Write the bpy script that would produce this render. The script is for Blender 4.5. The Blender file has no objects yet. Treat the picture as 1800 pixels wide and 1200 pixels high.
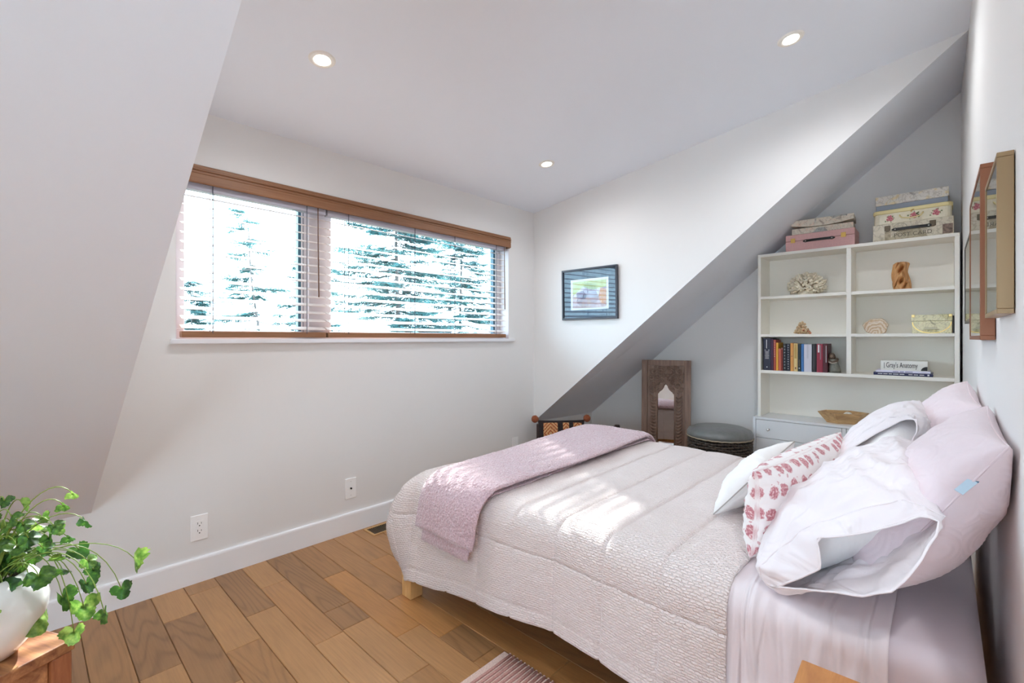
import bpy, bmesh, math, random
import numpy as np
from mathutils import Vector, Matrix

SC = bpy.context.scene
COL = SC.collection
PI = math.pi
rnd = random.Random(7)

# ---------------------------------------------------------------- camera
cam_d = bpy.data.cameras.new('camera')
cam = bpy.data.objects.new('camera', cam_d)
COL.objects.link(cam)
cam_d.sensor_width = 36.0
cam_d.lens = 807.0 / 1800.0 * 36.0
cam_d.shift_y = -6.0 / 1800.0
cam_d.clip_start = 0.02
EYE = 1.2
_fw = Vector((807.0, 758.0, 0)).normalized()
_fw = Vector((807.0, 758.0, 0)) / math.hypot(807.0, 758.0)
cam.location = (0, 0, EYE)
cam.rotation_euler = _fw.to_track_quat('-Z', 'Y').to_euler()
SC.camera = cam

# ---------------------------------------------------------------- sky, sun, exposure
world = bpy.data.worlds.new('sky')
SC.world = world
world.use_nodes = True
wn = world.node_tree.nodes
bg = wn['Background']
bg.inputs[0].default_value = (0.64, 0.84, 1.0, 1)
bg.inputs[1].default_value = 8.5

sun_d = bpy.data.lights.new('sun', 'SUN')
sun_d.energy = 17.0
sun_d.angle = math.radians(1.0)
sun_d.color = (1.0, 0.98, 0.94)
sun = bpy.data.objects.new('sun', sun_d)
COL.objects.link(sun)
SUN_DIR = Vector((0.5, 0.866, 0.60)).normalized()      # towards the sun
sun.rotation_euler = SUN_DIR.to_track_quat('Z', 'Y').to_euler()
sun.location = SUN_DIR * 30

SC.view_settings.view_transform = 'Standard'
SC.view_settings.look = 'None'
SC.view_settings.exposure = 0.44
SC.view_settings.gamma = 1.0
SC.view_settings.use_curve_mapping = False
SC.cycles.use_denoising = True
SC.cycles.max_bounces = 14
SC.cycles.diffuse_bounces = 9
SC.cycles.glossy_bounces = 6
SC.cycles.transparent_max_bounces = 16
SC.cycles.sample_clamp_indirect = 8.0
SC.cycles.caustics_reflective = False
SC.cycles.caustics_refractive = False

# ---------------------------------------------------------------- noise
_P = np.random.RandomState(11).permutation(256)
_P = np.concatenate([_P, _P, _P])
_G = np.random.RandomState(5).normal(size=(256, 3))
_G /= np.linalg.norm(_G, axis=1)[:, None]


def pn(p):
    """gradient noise, p (...,3)"""
    p = np.asarray(p, float)
    i = np.floor(p).astype(int)
    f = p - i
    u = f * f * f * (f * (f * 6 - 15) + 10)
    out = 0
    for dx in (0, 1):
        for dy in (0, 1):
            for dz in (0, 1):
                h = _P[_P[_P[(i[..., 0] + dx) & 255] + ((i[..., 1] + dy) & 255)] + ((i[..., 2] + dz) & 255)]
                g = _G[h]
                d = f - np.array([dx, dy, dz])
                w = (u[..., 0] if dx else 1 - u[..., 0]) * (u[..., 1] if dy else 1 - u[..., 1]) * (u[..., 2] if dz else 1 - u[..., 2])
                out = out + w * np.einsum('...k,...k->...', g, d)
    return out


def fbm(p, o=3):
    s, a = 0, 1.0
    for k in range(o):
        s = s + a * pn(np.asarray(p) * (2 ** k) + 17.3 * k)
        a *= 0.5
    return s


# ---------------------------------------------------------------- objects
def link(o, parent=None):
    COL.objects.link(o)
    if parent is not None:
        o.parent = parent
    return o


def tag(o, label=None, cat=None, group=None, kind=None):
    if label: o['label'] = label
    if cat: o['category'] = cat
    if group: o['group'] = group
    if kind: o['kind'] = kind
    return o


def thing(name, label, cat, loc=(0, 0, 0), rz=0.0, group=None, kind=None, parent=None):
    o = bpy.data.objects.new(name, None)
    o.empty_display_size = 0.05
    o.location = loc
    o.rotation_euler = (0, 0, rz)
    link(o, parent)
    return tag(o, label, cat, group, kind)


def mesh(name, vf, uv=None, smooth=False):
    v, f = vf
    me = bpy.data.meshes.new(name)
    me.from_pydata([tuple(map(float, q)) for q in v], [], [tuple(map(int, q)) for q in f])
    if uv is not None:
        l = me.uv_layers.new(name='UVMap')
        idx = np.empty(len(me.loops), dtype=np.int32)
        me.loops.foreach_get('vertex_index', idx)
        l.data.foreach_set('uv', np.asarray(uv, float)[idx].ravel())
    if smooth:
        me.polygons.foreach_set('use_smooth', [True] * len(me.polygons))
    return me


def ob(name, vf, mat, parent=None, smooth=False, bevel=0.0, uv=None, loc=None, rot=None, seg=2, fixn=True):
    me = vf if isinstance(vf, bpy.types.Mesh) else mesh(name, vf, uv, smooth)
    if fixn and not isinstance(vf, bpy.types.Mesh):
        b = bmesh.new(); b.from_mesh(me)
        bmesh.ops.recalc_face_normals(b, faces=b.faces)
        b.to_mesh(me); b.free()
    o = bpy.data.objects.new(name, me)
    if mat is not None and not me.materials:
        me.materials.append(mat)
    if loc is not None: o.location = loc
    if rot is not None: o.rotation_euler = rot
    link(o, parent)
    if bevel:
        m = o.modifiers.new('bevel', 'BEVEL')
        m.width = bevel; m.segments = seg; m.limit_method = 'ANGLE'
        m.harden_normals = False
    return o


def join(*parts):
    V, F, n = [], [], 0
    for v, f in parts:
        V += [tuple(q) for q in v]
        F += [tuple(i + n for i in q) for q in f]
        n += len(v)
    return V, F


def xf(vf, M):
    v, f = vf
    return [tuple(M @ Vector(q)) for q in v], f


def box(x0, x1, y0, y1, z0, z1):
    v = [(x0, y0, z0), (x1, y0, z0), (x1, y1, z0), (x0, y1, z0), (x0, y0, z1), (x1, y0, z1), (x1, y1, z1), (x0, y1, z1)]
    f = [(0, 3, 2, 1), (4, 5, 6, 7), (0, 1, 5, 4), (1, 2, 6, 5), (2, 3, 7, 6), (3, 0, 4, 7)]
    return v, f


def prism(poly, a0, a1, axis):
    """extrude a 2D polygon along an axis; poly in the other two axes (in xyz order)"""
    n = len(poly)
    def P(q, a):
        if axis == 'x': return (a, q[0], q[1])
        if axis == 'y': return (q[0], a, q[1])
        return (q[0], q[1], a)
    v = [P(q, a0) for q in poly] + [P(q, a1) for q in poly]
    f = [tuple(range(n)), tuple(range(2 * n - 1, n - 1, -1))]
    f += [(i, (i + 1) % n, n + (i + 1) % n, n + i) for i in range(n)]
    return v, f


def lathe(prof, n=32, sx=1.0, sy=1.0):
    """profile [(r,z)] turned about z; closed with caps where r==0 at the ends"""
    V, F = [], []
    for r, z in prof:
        for k in range(n):
            a = 2 * PI * k / n
            V.append((r * sx * math.cos(a), r * sy * math.sin(a), z))
    m = len(prof)
    for i in range(m - 1):
        for k in range(n):
            k2 = (k + 1) % n
            F.append((i * n + k, i * n + k2, (i + 1) * n + k2, (i + 1) * n + k))
    F.append(tuple(range(n - 1, -1, -1)))
    F.append(tuple((m - 1) * n + k for k in range(n)))
    return V, F


def tube(pts, rad, n=8, close=False):
    pts = [Vector(p) for p in pts]
    if not hasattr(rad, '__len__'): rad = [rad] * len(pts)
    V, F = [], []
    up = None
    for i, p in enumerate(pts):
        t = (pts[(i + 1) % len(pts)] - pts[i - 1]) if (close or 0 < i < len(pts) - 1) else (pts[1] - pts[0] if i == 0 else pts[-1] - pts[-2])
        t.normalize()
        if up is None:
            up = Vector((0, 0, 1)) if abs(t.z) < 0.9 else Vector((1, 0, 0))
        a = (up - t * up.dot(t)).normalized()
        b = t.cross(a)
        up = a
        for k in range(n):
            c = 2 * PI * k / n
            V.append(tuple(p + (a * math.cos(c) + b * math.sin(c)) * rad[i]))
    m = len(pts)
    for i in range(m if close else m - 1):
        j = (i + 1) % m
        for k in range(n):
            k2 = (k + 1) % n
            F.append((i * n + k, i * n + k2, j * n + k2, j * n + k))
    if not close:
        F.append(tuple(range(n - 1, -1, -1)))
        F.append(tuple((m - 1) * n + k for k in range(n)))
    return V, F


def grid_faces(nu, nv, wrapu=False, wrapv=False):
    F = []
    for i in range(nu if wrapu else nu - 1):
        i2 = (i + 1) % nu
        for j in range(nv if wrapv else nv - 1):
            j2 = (j + 1) % nv
            F.append((i * nv + j, i2 * nv + j, i2 * nv + j2, i * nv + j2))
    return F


def sph(c, r, n=12, m=8, sq=(1, 1, 1)):
    V, F = [], []
    for i in range(m + 1):
        th = PI * i / m
        for k in range(n):
            ph = 2 * PI * k / n
            V.append((c[0] + r * sq[0] * math.sin(th) * math.cos(ph), c[1] + r * sq[1] * math.sin(th) * math.sin(ph), c[2] + r * sq[2] * math.cos(th)))
    return V, grid_faces(m + 1, n, False, True)


def text(body, size, ext=0.0004):
    cu = bpy.data.curves.new('lettering', 'FONT')
    cu.body = body; cu.size = size; cu.extrude = ext
    cu.align_x = 'CENTER'; cu.align_y = 'CENTER'
    cu.resolution_u = 3
    o = bpy.data.objects.new('lettering', cu)
    COL.objects.link(o)
    bpy.context.view_layer.update()
    me = bpy.data.meshes.new_from_object(o.evaluated_get(bpy.context.evaluated_depsgraph_get()))
    bpy.data.objects.remove(o)
    bpy.data.curves.remove(cu)
    return me


# ---------------------------------------------------------------- materials
def nmat(name):
    m = bpy.data.materials.new(name)
    m.use_nodes = True
    nt = m.node_tree
    return m, nt, nt.nodes['Principled BSDF']


def nd(nt, t, **kw):
    n = nt.nodes.new(t)
    for k, v in kw.items():
        if k.startswith('_'):
            setattr(n, k[1:], v)
        else:
            n.inputs[k.replace('_', ' ')].default_value = v
    return n


def coords(nt, kind='Object', scale=(1, 1, 1), rot=(0, 0, 0)):
    tc = nt.nodes.new('ShaderNodeTexCoord')
    mp = nt.nodes.new('ShaderNodeMapping')
    mp.inputs['Scale'].default_value = scale
    mp.inputs['Rotation'].default_value = rot
    nt.links.new(tc.outputs[kind], mp.inputs[0])
    return mp.outputs[0]


def ramp(nt, fac, stops):
    r = nt.nodes.new('ShaderNodeValToRGB')
    e = r.color_ramp.elements
    while len(e) > 1: e.remove(e[-1])
    for i, (p, c) in enumerate(stops):
        el = e[0] if i == 0 else e.new(p)
        el.position = p
        el.color = tuple(c) + (1,) if len(c) == 3 else c
    nt.links.new(fac, r.inputs[0])
    return r.outputs[0]


def bump(nt, b, h, strength=0.3, dist=0.01):
    n = nd(nt, 'ShaderNodeBump', Strength=strength, Distance=dist)
    nt.links.new(h, n.inputs['Height'])
    nt.links.new(n.outputs[0], b.inputs['Normal'])
    return n


def S(r, g, b):
    """sRGB 0-255 to linear"""
    return tuple((c / 255 / 12.92) if c / 255 <= 0.04045 else ((c / 255 + 0.055) / 1.055) ** 2.4 for c in (r, g, b))


def plain(name, c, rough=0.5, metal=0.0, noise=0.0, nscale=30.0, bmp=0.0, bscale=200.0, bdist=0.002, spec=0.5, sheen=0.0):
    m, nt, b = nmat(name)
    b.inputs['Base Color'].default_value = tuple(c) + (1,)
    b.inputs['Roughness'].default_value = rough
    b.inputs['Metallic'].default_value = metal
    b.inputs['Specular IOR Level'].default_value = spec
    if sheen:
        b.inputs['Sheen Weight'].default_value = sheen
        b.inputs['Sheen Roughness'].default_value = 0.5
    if noise:
        v = coords(nt)
        n = nd(nt, 'ShaderNodeTexNoise', Scale=nscale, Detail=4.0)
        nt.links.new(v, n.inputs['Vector'])
        c0 = tuple(max(0, q * (1 - noise)) for q in c); c1 = tuple(min(1, q * (1 + noise)) for q in c)
        nt.links.new(ramp(nt, n.outputs[0], [(0.3, c0), (0.7, c1)]), b.inputs['Base Color'])
    if bmp:
        v = coords(nt)
        n = nd(nt, 'ShaderNodeTexNoise', Scale=bscale, Detail=3.0)
        nt.links.new(v, n.inputs['Vector'])
        bump(nt, b, n.outputs[0], bmp, bdist)
    return m


def wood(name, c0, c1, scale=(1, 12, 12), rough=0.45, s=6.0, bmp=0.15, kind='Object', rings=False):
    m, nt, b = nmat(name)
    v = coords(nt, kind, scale)
    n = nd(nt, 'ShaderNodeTexNoise', Scale=s, Detail=8.0, Roughness=0.62, Distortion=0.5)
    nt.links.new(v, n.inputs['Vector'])
    nt.links.new(ramp(nt, n.outputs[0], [(0.3, c0), (0.55, tuple((p + q) / 2 for p, q in zip(c0, c1))), (0.72, c1)]), b.inputs['Base Color'])
    b.inputs['Roughness'].default_value = rough
    bump(nt, b, n.outputs[0], bmp, 0.002)
    return m


WALL = plain('wall_paint', S(231, 229, 227), 0.75, bmp=0.05, bscale=350, bdist=0.001, spec=0.3)
CEIL = plain('ceiling_paint', S(236, 240, 247), 0.8, bmp=0.05, bscale=300, bdist=0.001, spec=0.25)
TRIM = plain('white_trim', S(243, 243, 245), 0.35, spec=0.5)
WHITE = plain('white_lacquer', S(240, 236, 227), 0.4)
PLASTIC = plain('white_plastic', S(247, 246, 245), 0.35)
DARK = plain('black', (0.012, 0.012, 0.013), 0.5)
CHROME = plain('brushed_nickel', (0.72, 0.71, 0.69), 0.28, 1.0)
BRASS = plain('pale_brass', S(226, 196, 130), 0.35, 0.8)
SILL = plain('sill_white', S(236, 236, 240), 0.4)
VALW = wood('blind_wood', S(132, 90, 60), S(158, 112, 78), (1, 30, 30), 0.45, 3.0, 0.1)
SLAT = wood('slat_wood', S(216, 202, 196), S(228, 216, 210), (1, 30, 30), 0.4, 3.0, 0.05)
# ================================================================ ROOM
W = 2.68          # window wall
XC = 3.14         # far dormer cheek
XB = 4.07         # back wall
XN = -2.2         # end of the room behind the camera
ST = 'structure'

# near edge of the sloped ceiling (runs up from the knee wall)
def near_edge(y):
    return (0.2 + (2.70 - y) * 0.0479, 0.43 + (2.70 - y) * 0.8131)
e0x, e0z = near_edge(W); e1x, e1z = near_edge(-0.12)

def rect_wall_y(x0, x1, z0, z1, hx0, hx1, hz0, hz1, y0, y1):
    return join(box(x0, hx0, y0, y1, z0, z1), box(hx1, x1, y0, y1, z0, z1),
                box(hx0, hx1, y0, y1, z0, hz0), box(hx0, hx1, y0, y1, hz1, z1))

WX0, WX1, WZ0, WZ1 = 0.50, 2.815, 1.19, 2.04
wl = join(rect_wall_y(0.0, 3.3, 0.0, 2.42, WX0, WX1, WZ0, WZ1, W, W + 0.19), box(XN - 0.1, 0.0, W, W + 0.19, -0.1, 0.75), box(3.3, XB + 0.2, W, W + 0.19, -0.1, 0.75))
tag(ob('wall_left', wl, WALL), 'pale wall holding the wide window with the wooden blinds', kind=ST)

# far dormer cheek with the picture
poly = [(W + 0.05, 0.41), (W + 0.05, 2.40), (-0.1, 2.78), (-0.1, 2.7035)]
tag(ob('wall_dormer', prism(poly, XC, XC + 0.004, 'x'), WALL), 'pale triangular dormer side wall carrying the blue picture', kind=ST)
# near dormer cheek, hidden behind the near slope
v = [(e0x, W, e0z), (e0x, W, 2.40), (e1x, -0.12, 2.75), (e1x, -0.12, e1z)]
v2 = [(x - 0.02, y, z) for x, y, z in v]
tag(ob('wall_dormer_near', (v + v2, [(0, 1, 2, 3), (7, 6, 5, 4), (0, 1, 5, 4), (1, 2, 6, 5), (2, 3, 7, 6), (3, 0, 4, 7)]), WALL), 'near dormer side wall above the sloped ceiling', kind=ST)

# sloped ceilings: near one (left of the picture) and the soffit over the alcove
def slab(q, up):
    v = list(q) + [(x + up[0], y + up[1], z + up[2]) for x, y, z in q]
    n = len(q)
    return v, [tuple(range(n)), tuple(range(2 * n - 1, n - 1, -1))] + [(i, (i + 1) % n, n + (i + 1) % n, n + i) for i in range(n)]
q = [(XN - 0.1, W + 0.06, e0z - 0.055), (e0x - 0.0029, W + 0.06, e0z - 0.049), (e1x, -0.12, e1z), (XN - 0.1, -0.12, e1z)]
tag(ob('ceiling_slope', slab(q, (-0.03, 0.06, 0.08)), CEIL), 'large sloped ceiling plane on the near side of the window dormer', kind=ST)
q = [(XC, W + 0.06, 0.401), (XB + 0.08, W + 0.06, 0.366), (XB + 0.08, -0.12, 2.795), (XC, -0.12, 2.72)]
tag(ob('ceiling_soffit', slab(q, (0.005, 0.06, 0.08)), CEIL), 'sloped soffit over the bookcase alcove', kind=ST)
# dormer ceiling
CK = (2.695 - 2.32) / (W + 0.1)
def ceil_z(y): return 2.32 + CK * (W - y)
q = [(0.0, W + 0.1, ceil_z(W + 0.1)), (XC + 0.05, W + 0.1, ceil_z(W + 0.1)), (XC + 0.05, -0.14, ceil_z(-0.14)), (0.0, -0.14, ceil_z(-0.14))]
ceiling = tag(ob('ceiling', slab(q, (0, 0, 0.08)), CEIL), 'smooth white dormer ceiling with three recessed lights', kind=ST)
# hall behind the camera
tag(ob('ceiling_hall', box(XN - 0.1, 0.93, -2.1, -0.12, e1z, e1z + 0.1), CEIL), 'flat ceiling behind the viewpoint', kind=ST)
def wr(x): return -0.112 + 0.0085 * (x - 0.6)
v = [(0.93, wr(0.93), -0.1), (XB + 0.1, wr(XB + 0.1), -0.1), (XB + 0.1, -0.3, -0.1), (0.93, -0.3, -0.1)]
v = v + [(x, y, 2.9) for x, y, z in v]
tag(ob('wall_right', (v, [(3, 2, 1, 0), (4, 5, 6, 7), (0, 1, 5, 4), (1, 2, 6, 5), (2, 3, 7, 6), (3, 0, 4, 7)]), WALL), 'pale wall behind the bed head with three frames', kind=ST)
tag(ob('wall_hall', box(0.93, 1.03, -2.1, -0.3, -0.1, 2.9), WALL), 'wall of the hall behind the viewpoint', kind=ST)
tag(ob('wall_hall_side', box(XN - 0.1, 1.03, -2.2, -2.1, -0.1, 2.9), WALL), 'far wall of the hall behind the viewpoint', kind=ST)
# wall behind the camera; its window is added to let in fill daylight
RY0, RY1, RZ0, RZ1 = -1.7, 0.85, 0.98, 1.78
nw = join(box(XN - 0.1, XN, -2.2, RY0, -0.1, 2.9), box(XN - 0.1, XN, RY1, W + 0.1, -0.1, 2.9), box(XN - 0.1, XN, RY0, RY1, RZ1, 2.9), box(XN - 0.1, XN, RY0, RY1, -0.1, RZ0))
tag(ob('wall_near', nw, WALL), 'wall behind the viewpoint with an added opening for fill daylight', kind=ST)
w2 = tag(ob('fill_window', join(box(XN - 0.08, XN - 0.02, RY0, RY1, RZ0, RZ0 + 0.05), box(XN - 0.08, XN - 0.02, RY0, RY1, RZ1 - 0.05, RZ1), box(XN - 0.08, XN - 0.02, RY0, RY0 + 0.05, RZ0 + 0.05, RZ1 - 0.05), box(XN - 0.08, XN - 0.02, RY1 - 0.05, RY1, RZ0 + 0.05, RZ1 - 0.05), box(XN - 0.08, XN - 0.02, -0.45, -0.40, RZ0 + 0.05, RZ1 - 0.05)), TRIM), 'unseen window frame added behind the viewpoint for fill daylight', kind=ST)
tag(ob('wall_back', box(XB, XB + 0.1, -0.3, W + 0.1, -0.1, 2.95), WALL), 'alcove wall behind the bookcase and carved mirror', kind=ST)

# ---- floor of individual planks
def floor_mat():
    m, nt, b = nmat('oak_plank')
    oi = nt.nodes.new('ShaderNodeObjectInfo')
    tc = nt.nodes.new('ShaderNodeTexCoord')
    ml = nd(nt, 'ShaderNodeMath', _operation='MULTIPLY'); ml.inputs[1].default_value = 37.0
    nt.links.new(oi.outputs['Random'], ml.inputs[0])
    cx = nt.nodes.new('ShaderNodeCombineXYZ')
    nt.links.new(ml.outputs[0], cx.inputs[0]); nt.links.new(ml.outputs[0], cx.inputs[2])
    va = nd(nt, 'ShaderNodeVectorMath', _operation='ADD')
    nt.links.new(tc.outputs['Object'], va.inputs[0]); nt.links.new(cx.outputs[0], va.inputs[1])
    mp = nt.nodes.new('ShaderNodeMapping'); mp.inputs['Scale'].default_value = (1.0, 0.11, 1.0)
    nt.links.new(va.outputs[0], mp.inputs[0])
    # cathedral grain: iso-lines of a stretched noise field
    n1 = nd(nt, 'ShaderNodeTexNoise', Scale=7.5, Detail=1.0, Roughness=0.4)
    nt.links.new(mp.outputs[0], n1.inputs['Vector'])
    k = nd(nt, 'ShaderNodeMath', _operation='MULTIPLY'); k.inputs[1].default_value = 95.0
    nt.links.new(n1.outputs[0], k.inputs[0])
    sn = nd(nt, 'ShaderNodeMath', _operation='SINE'); nt.links.new(k.outputs[0], sn.inputs[0])
    ab = nd(nt, 'ShaderNodeMapRange'); ab.inputs[1].default_value = -1; ab.inputs[2].default_value = 1
    nt.links.new(sn.outputs[0], ab.inputs[0])
    pw = nd(nt, 'ShaderNodeMath', _operation='POWER'); pw.inputs[1].default_value = 3.5
    nt.links.new(ab.outputs[0], pw.inputs[0])
    # fine fibre
    mp2 = nt.nodes.new('ShaderNodeMapping'); mp2.inputs['Scale'].default_value = (1.0, 0.05, 1.0)
    nt.links.new(va.outputs[0], mp2.inputs[0])
    n2 = nd(nt, 'ShaderNodeTexNoise', Scale=160.0, Detail=4.0)
    nt.links.new(mp2.outputs[0], n2.inputs['Vector'])
    n3 = nd(nt, 'ShaderNodeTexNoise', Scale=3.0, Detail=3.0); nt.links.new(va.outputs[0], n3.inputs['Vector'])
    # darkness = grain strength (alpha of object colour) * grain + fibre
    gs = nd(nt, 'ShaderNodeMath', _operation='MULTIPLY')
    nt.links.new(pw.outputs[0], gs.inputs[0]); nt.links.new(oi.outputs['Alpha'], gs.inputs[1])
    fb = nd(nt, 'ShaderNodeMapRange'); fb.inputs[1].default_value = 0.35; fb.inputs[2].default_value = 0.7; fb.inputs[3].default_value = 0.0; fb.inputs[4].default_value = 0.16
    nt.links.new(n2.outputs[0], fb.inputs[0])
    cl = nd(nt, 'ShaderNodeMapRange'); cl.inputs[1].default_value = 0.3; cl.inputs[2].default_value = 0.7; cl.inputs[3].default_value = -0.06; cl.inputs[4].default_value = 0.1
    nt.links.new(n3.outputs[0], cl.inputs[0])
    a1 = nd(nt, 'ShaderNodeMath', _operation='ADD'); nt.links.new(gs.outputs[0], a1.inputs[0]); nt.links.new(fb.outputs[0], a1.inputs[1])
    a2 = nd(nt, 'ShaderNodeMath', _operation='ADD'); nt.links.new(a1.outputs[0], a2.inputs[0]); nt.links.new(cl.outputs[0], a2.inputs[1])
    mx = nt.nodes.new('ShaderNodeMix'); mx.data_type = 'RGBA'
    nt.links.new(a2.outputs[0], mx.inputs[0])
    nt.links.new(oi.outputs['Color'], mx.inputs[6])
    mx.inputs[7].default_value = S(84, 58, 38) + (1,)
    nt.links.new(mx.outputs[2], b.inputs['Base Color'])
    b.inputs['Roughness'].default_value = 0.36
    b.inputs['Specular IOR Level'].default_value = 0.45
    bump(nt, b, a2.outputs[0], 0.12, 0.001).invert = True
    return m
PLANK = floor_mat()
floor = tag(ob('floor', box(XN - 0.1, XB + 0.1, -2.2, W + 0.1, -0.12, -0.0185), plain('subfloor', (0.03, 0.02, 0.014), 0.9)), 'warm brown oak plank floor', kind=ST)

LT = (S(190, 143, 95), 0.06); TN = (S(180, 133, 87), 0.12); DK = (S(164, 122, 82), 0.27); MD = (S(170, 125, 81), 0.18); OR = (S(188, 135, 82), 0.08)
SEAM = [0.029, 0.159, 0.278, 0.403, 0.528, 0.655, 0.778, 0.898, 1.025, 1.143, 1.268]
KNOWN = {  # joints (y) from the wall towards the room and tones of the planks the photograph shows
    0: ([1.9], [DK, MD]), 1: ([1.3], [MD, TN]), 2: ([2.05, 1.1], [DK, LT, TN]), 3: ([2.39, 1.80], [LT, DK, LT]),
    4: ([2.56, 1.992], [TN, LT, MD]), 5: ([2.185, 1.30], [DK, LT, TN]), 6: ([2.38, 1.79, 1.0], [LT, TN, LT, MD]),
    7: ([1.97, 1.80, 1.38], [DK, DK, LT, TN]), 8: ([2.255, 1.6], [MD, OR, LT]), 9: ([1.85, 1.474, 1.27], [TN, OR, DK, MD]),
}
def plank(x0, x1, y0, y1, tone):
    g = 0.0007; bv = 0.0022
    a, b_ = (x1 - x0) / 2 - g, (y1 - y0) / 2 - g
    t = rnd.uniform(-0.0003, 0.0003)
    v = [(-a, -b_, -0.018), (a, -b_, -0.018), (a, b_, -0.018), (-a, b_, -0.018),
         (-a, -b_, -bv + t), (a, -b_, -bv + t), (a, b_, -bv + t), (-a, b_, -bv + t),
         (-a + bv, -b_ + bv, t), (a - bv, -b_ + bv, t), (a - bv, b_ - bv, t), (-a + bv, b_ - bv, t)]
    f = [(8, 9, 10, 11)]
    for k in range(4):
        k2 = (k + 1) % 4
        f += [(k, k2, 4 + k2, 4 + k), (4 + k, 4 + k2, 8 + k2, 8 + k)]
    o = ob('plank', (v, f), PLANK, floor, fixn=False, loc=((x0 + x1) / 2, (y0 + y1) / 2, 0))
    j = rnd.uniform(0.94, 1.06)
    o.color = (tone[0][0] * j, tone[0][1] * j, tone[0][2] * j, tone[1])
rows = []
x = SEAM[0]; left = []
while x > -0.9: left.append(x); x -= 0.1245
xs = sorted(left)[:-1] + SEAM
while xs[-1] < XB - 0.02: xs.append(min(XB, xs[-1] + 0.1245))
for i in range(len(xs) - 1):
    x0, x1 = xs[i], xs[i + 1]
    key = SEAM.index(x0) if x0 in SEAM and x0 != SEAM[-1] else None
    ends = [W]; tones = []
    if key in KNOWN:
        js, tones = KNOWN[key]; tones = list(tones); ends += js
    while ends[-1] > 0.0:
        ends.append(ends[-1] - rnd.uniform(0.55, 1.3) if len(ends) > 1 else W - rnd.uniform(0.3, 1.2))
    ends[-1] = -0.13
    while len(tones) < len(ends) - 1: tones.append(rnd.choice([LT, TN, TN, MD, OR, DK]))
    for k in range(len(ends) - 1):
        plank(x0, x1, ends[k + 1], ends[k], tones[k])
tag(ob('floor_hall', join(box(XN, xs[0], -2.1, W, -0.019, 0.0), box(xs[0], 0.93, -2.1, -0.131, -0.019, 0.0)), wood('hall_oak', S(140, 96, 58), S(170, 122, 78), (8, 1, 1))), 'oak floor continuing behind the viewpoint', kind=ST)

# ---- baseboards
bprof = [(W, 0.0), (W - 0.016, 0.0), (W - 0.016, 0.110), (W - 0.0145, 0.118), (W - 0.011, 0.122), (W, 0.122)]
tag(ob('baseboard_left', prism(bprof, XN, XB, 'x'), TRIM), 'white baseboard along the window wall', kind=ST)
tag(ob('baseboard_back', box(XB - 0.016, XB, 1.05, W - 0.017, 0, 0.12), TRIM, bevel=0.002), 'white baseboard along the alcove wall', kind=ST)

# ---- window 1: frame members, panes, sill
win = thing('window_1', 'wide two-pane window in white frame behind the blinds', None, (0, 0, 0), kind=ST)
FR = plain('window_frame', S(222, 214, 218), 0.4)
FRD = plain('window_seal', S(70, 110, 130), 0.4)
yo, yi = W + 0.16, W + 0.10
for nm, b_ in (('frame_rail', box(WX0 + 0.005, WX1 - 0.005, yi, yo, WZ0 + 0.005, WZ0 + 0.05)), ('frame_rail', box(WX0 + 0.005, WX1 - 0.005, yi, yo, WZ1 - 0.05, WZ1)),
              ('frame_stile', box(WX0 + 0.005, WX0 + 0.055, yi, yo, WZ0 + 0.05, WZ1 - 0.05)), ('frame_stile', box(WX1 - 0.055, WX1 - 0.005, yi, yo, WZ0 + 0.05, WZ1 - 0.05)),
              ('mullion', box(1.17, 1.31, yi - 0.012, yo, WZ0 + 0.05, WZ1 - 0.05)),
              ('sash_stile', box(1.135, 1.17, yi + 0.008, yo, WZ0 + 0.05, WZ1 - 0.05))):
    ob(nm, b_, FR, win, bevel=0.004)
ob('sash_seal', box(1.118, 1.1345, yi + 0.014, yo - 0.01, WZ0 + 0.05, WZ1 - 0.05), FRD, win)
ob('sash_seal', box(WX1 - 0.075, WX1 - 0.0555, yi + 0.014, yo - 0.01, WZ0 + 0.05, WZ1 - 0.05), FRD, win)
def glass_mat(ior=1.45):
    m, nt, b = nmat('window_glass')
    out = nt.nodes['Material Output']
    tr = nd(nt, 'ShaderNodeBsdfTransparent'); tr.inputs[0].default_value = (0.95, 0.98, 0.985, 1)
    gl = nd(nt, 'ShaderNodeBsdfGlossy', Roughness=0.0)
    # Schlick reflectance from either side of the thin pane
    ge = nt.nodes.new('ShaderNodeNewGeometry')
    dt = nd(nt, 'ShaderNodeVectorMath', _operation='DOT_PRODUCT'); nt.links.new(ge.outputs['Normal'], dt.inputs[0]); nt.links.new(ge.outputs['Incoming'], dt.inputs[1])
    ab = nd(nt, 'ShaderNodeMath', _operation='ABSOLUTE'); nt.links.new(dt.outputs['Value'], ab.inputs[0])
    om = nd(nt, 'ShaderNodeMath', _operation='SUBTRACT'); om.inputs[0].default_value = 1.0; nt.links.new(ab.outputs[0], om.inputs[1])
    pw = nd(nt, 'ShaderNodeMath', _operation='POWER'); nt.links.new(om.outputs[0], pw.inputs[0]); pw.inputs[1].default_value = 5.0
    r0 = ((ior - 1) / (ior + 1)) ** 2
    fr = nd(nt, 'ShaderNodeMath', _operation='MULTIPLY_ADD'); nt.links.new(pw.outputs[0], fr.inputs[0]); fr.inputs[1].default_value = 1 - r0; fr.inputs[2].default_value = r0
    mx = nt.nodes.new('ShaderNodeMixShader')
    nt.links.new(fr.outputs[0], mx.inputs[0]); nt.links.new(tr.outputs[0], mx.inputs[1]); nt.links.new(gl.outputs[0], mx.inputs[2])
    nt.links.new(mx.outputs[0], out.inputs[0])
    return m
GLASS = glass_mat(); GLAZE = glass_mat(1.38)
ob('pane', box(WX0 + 0.055, 1.118, yi + 0.028, yi + 0.032, WZ0 + 0.05, WZ1 - 0.05), GLASS, win)
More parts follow.
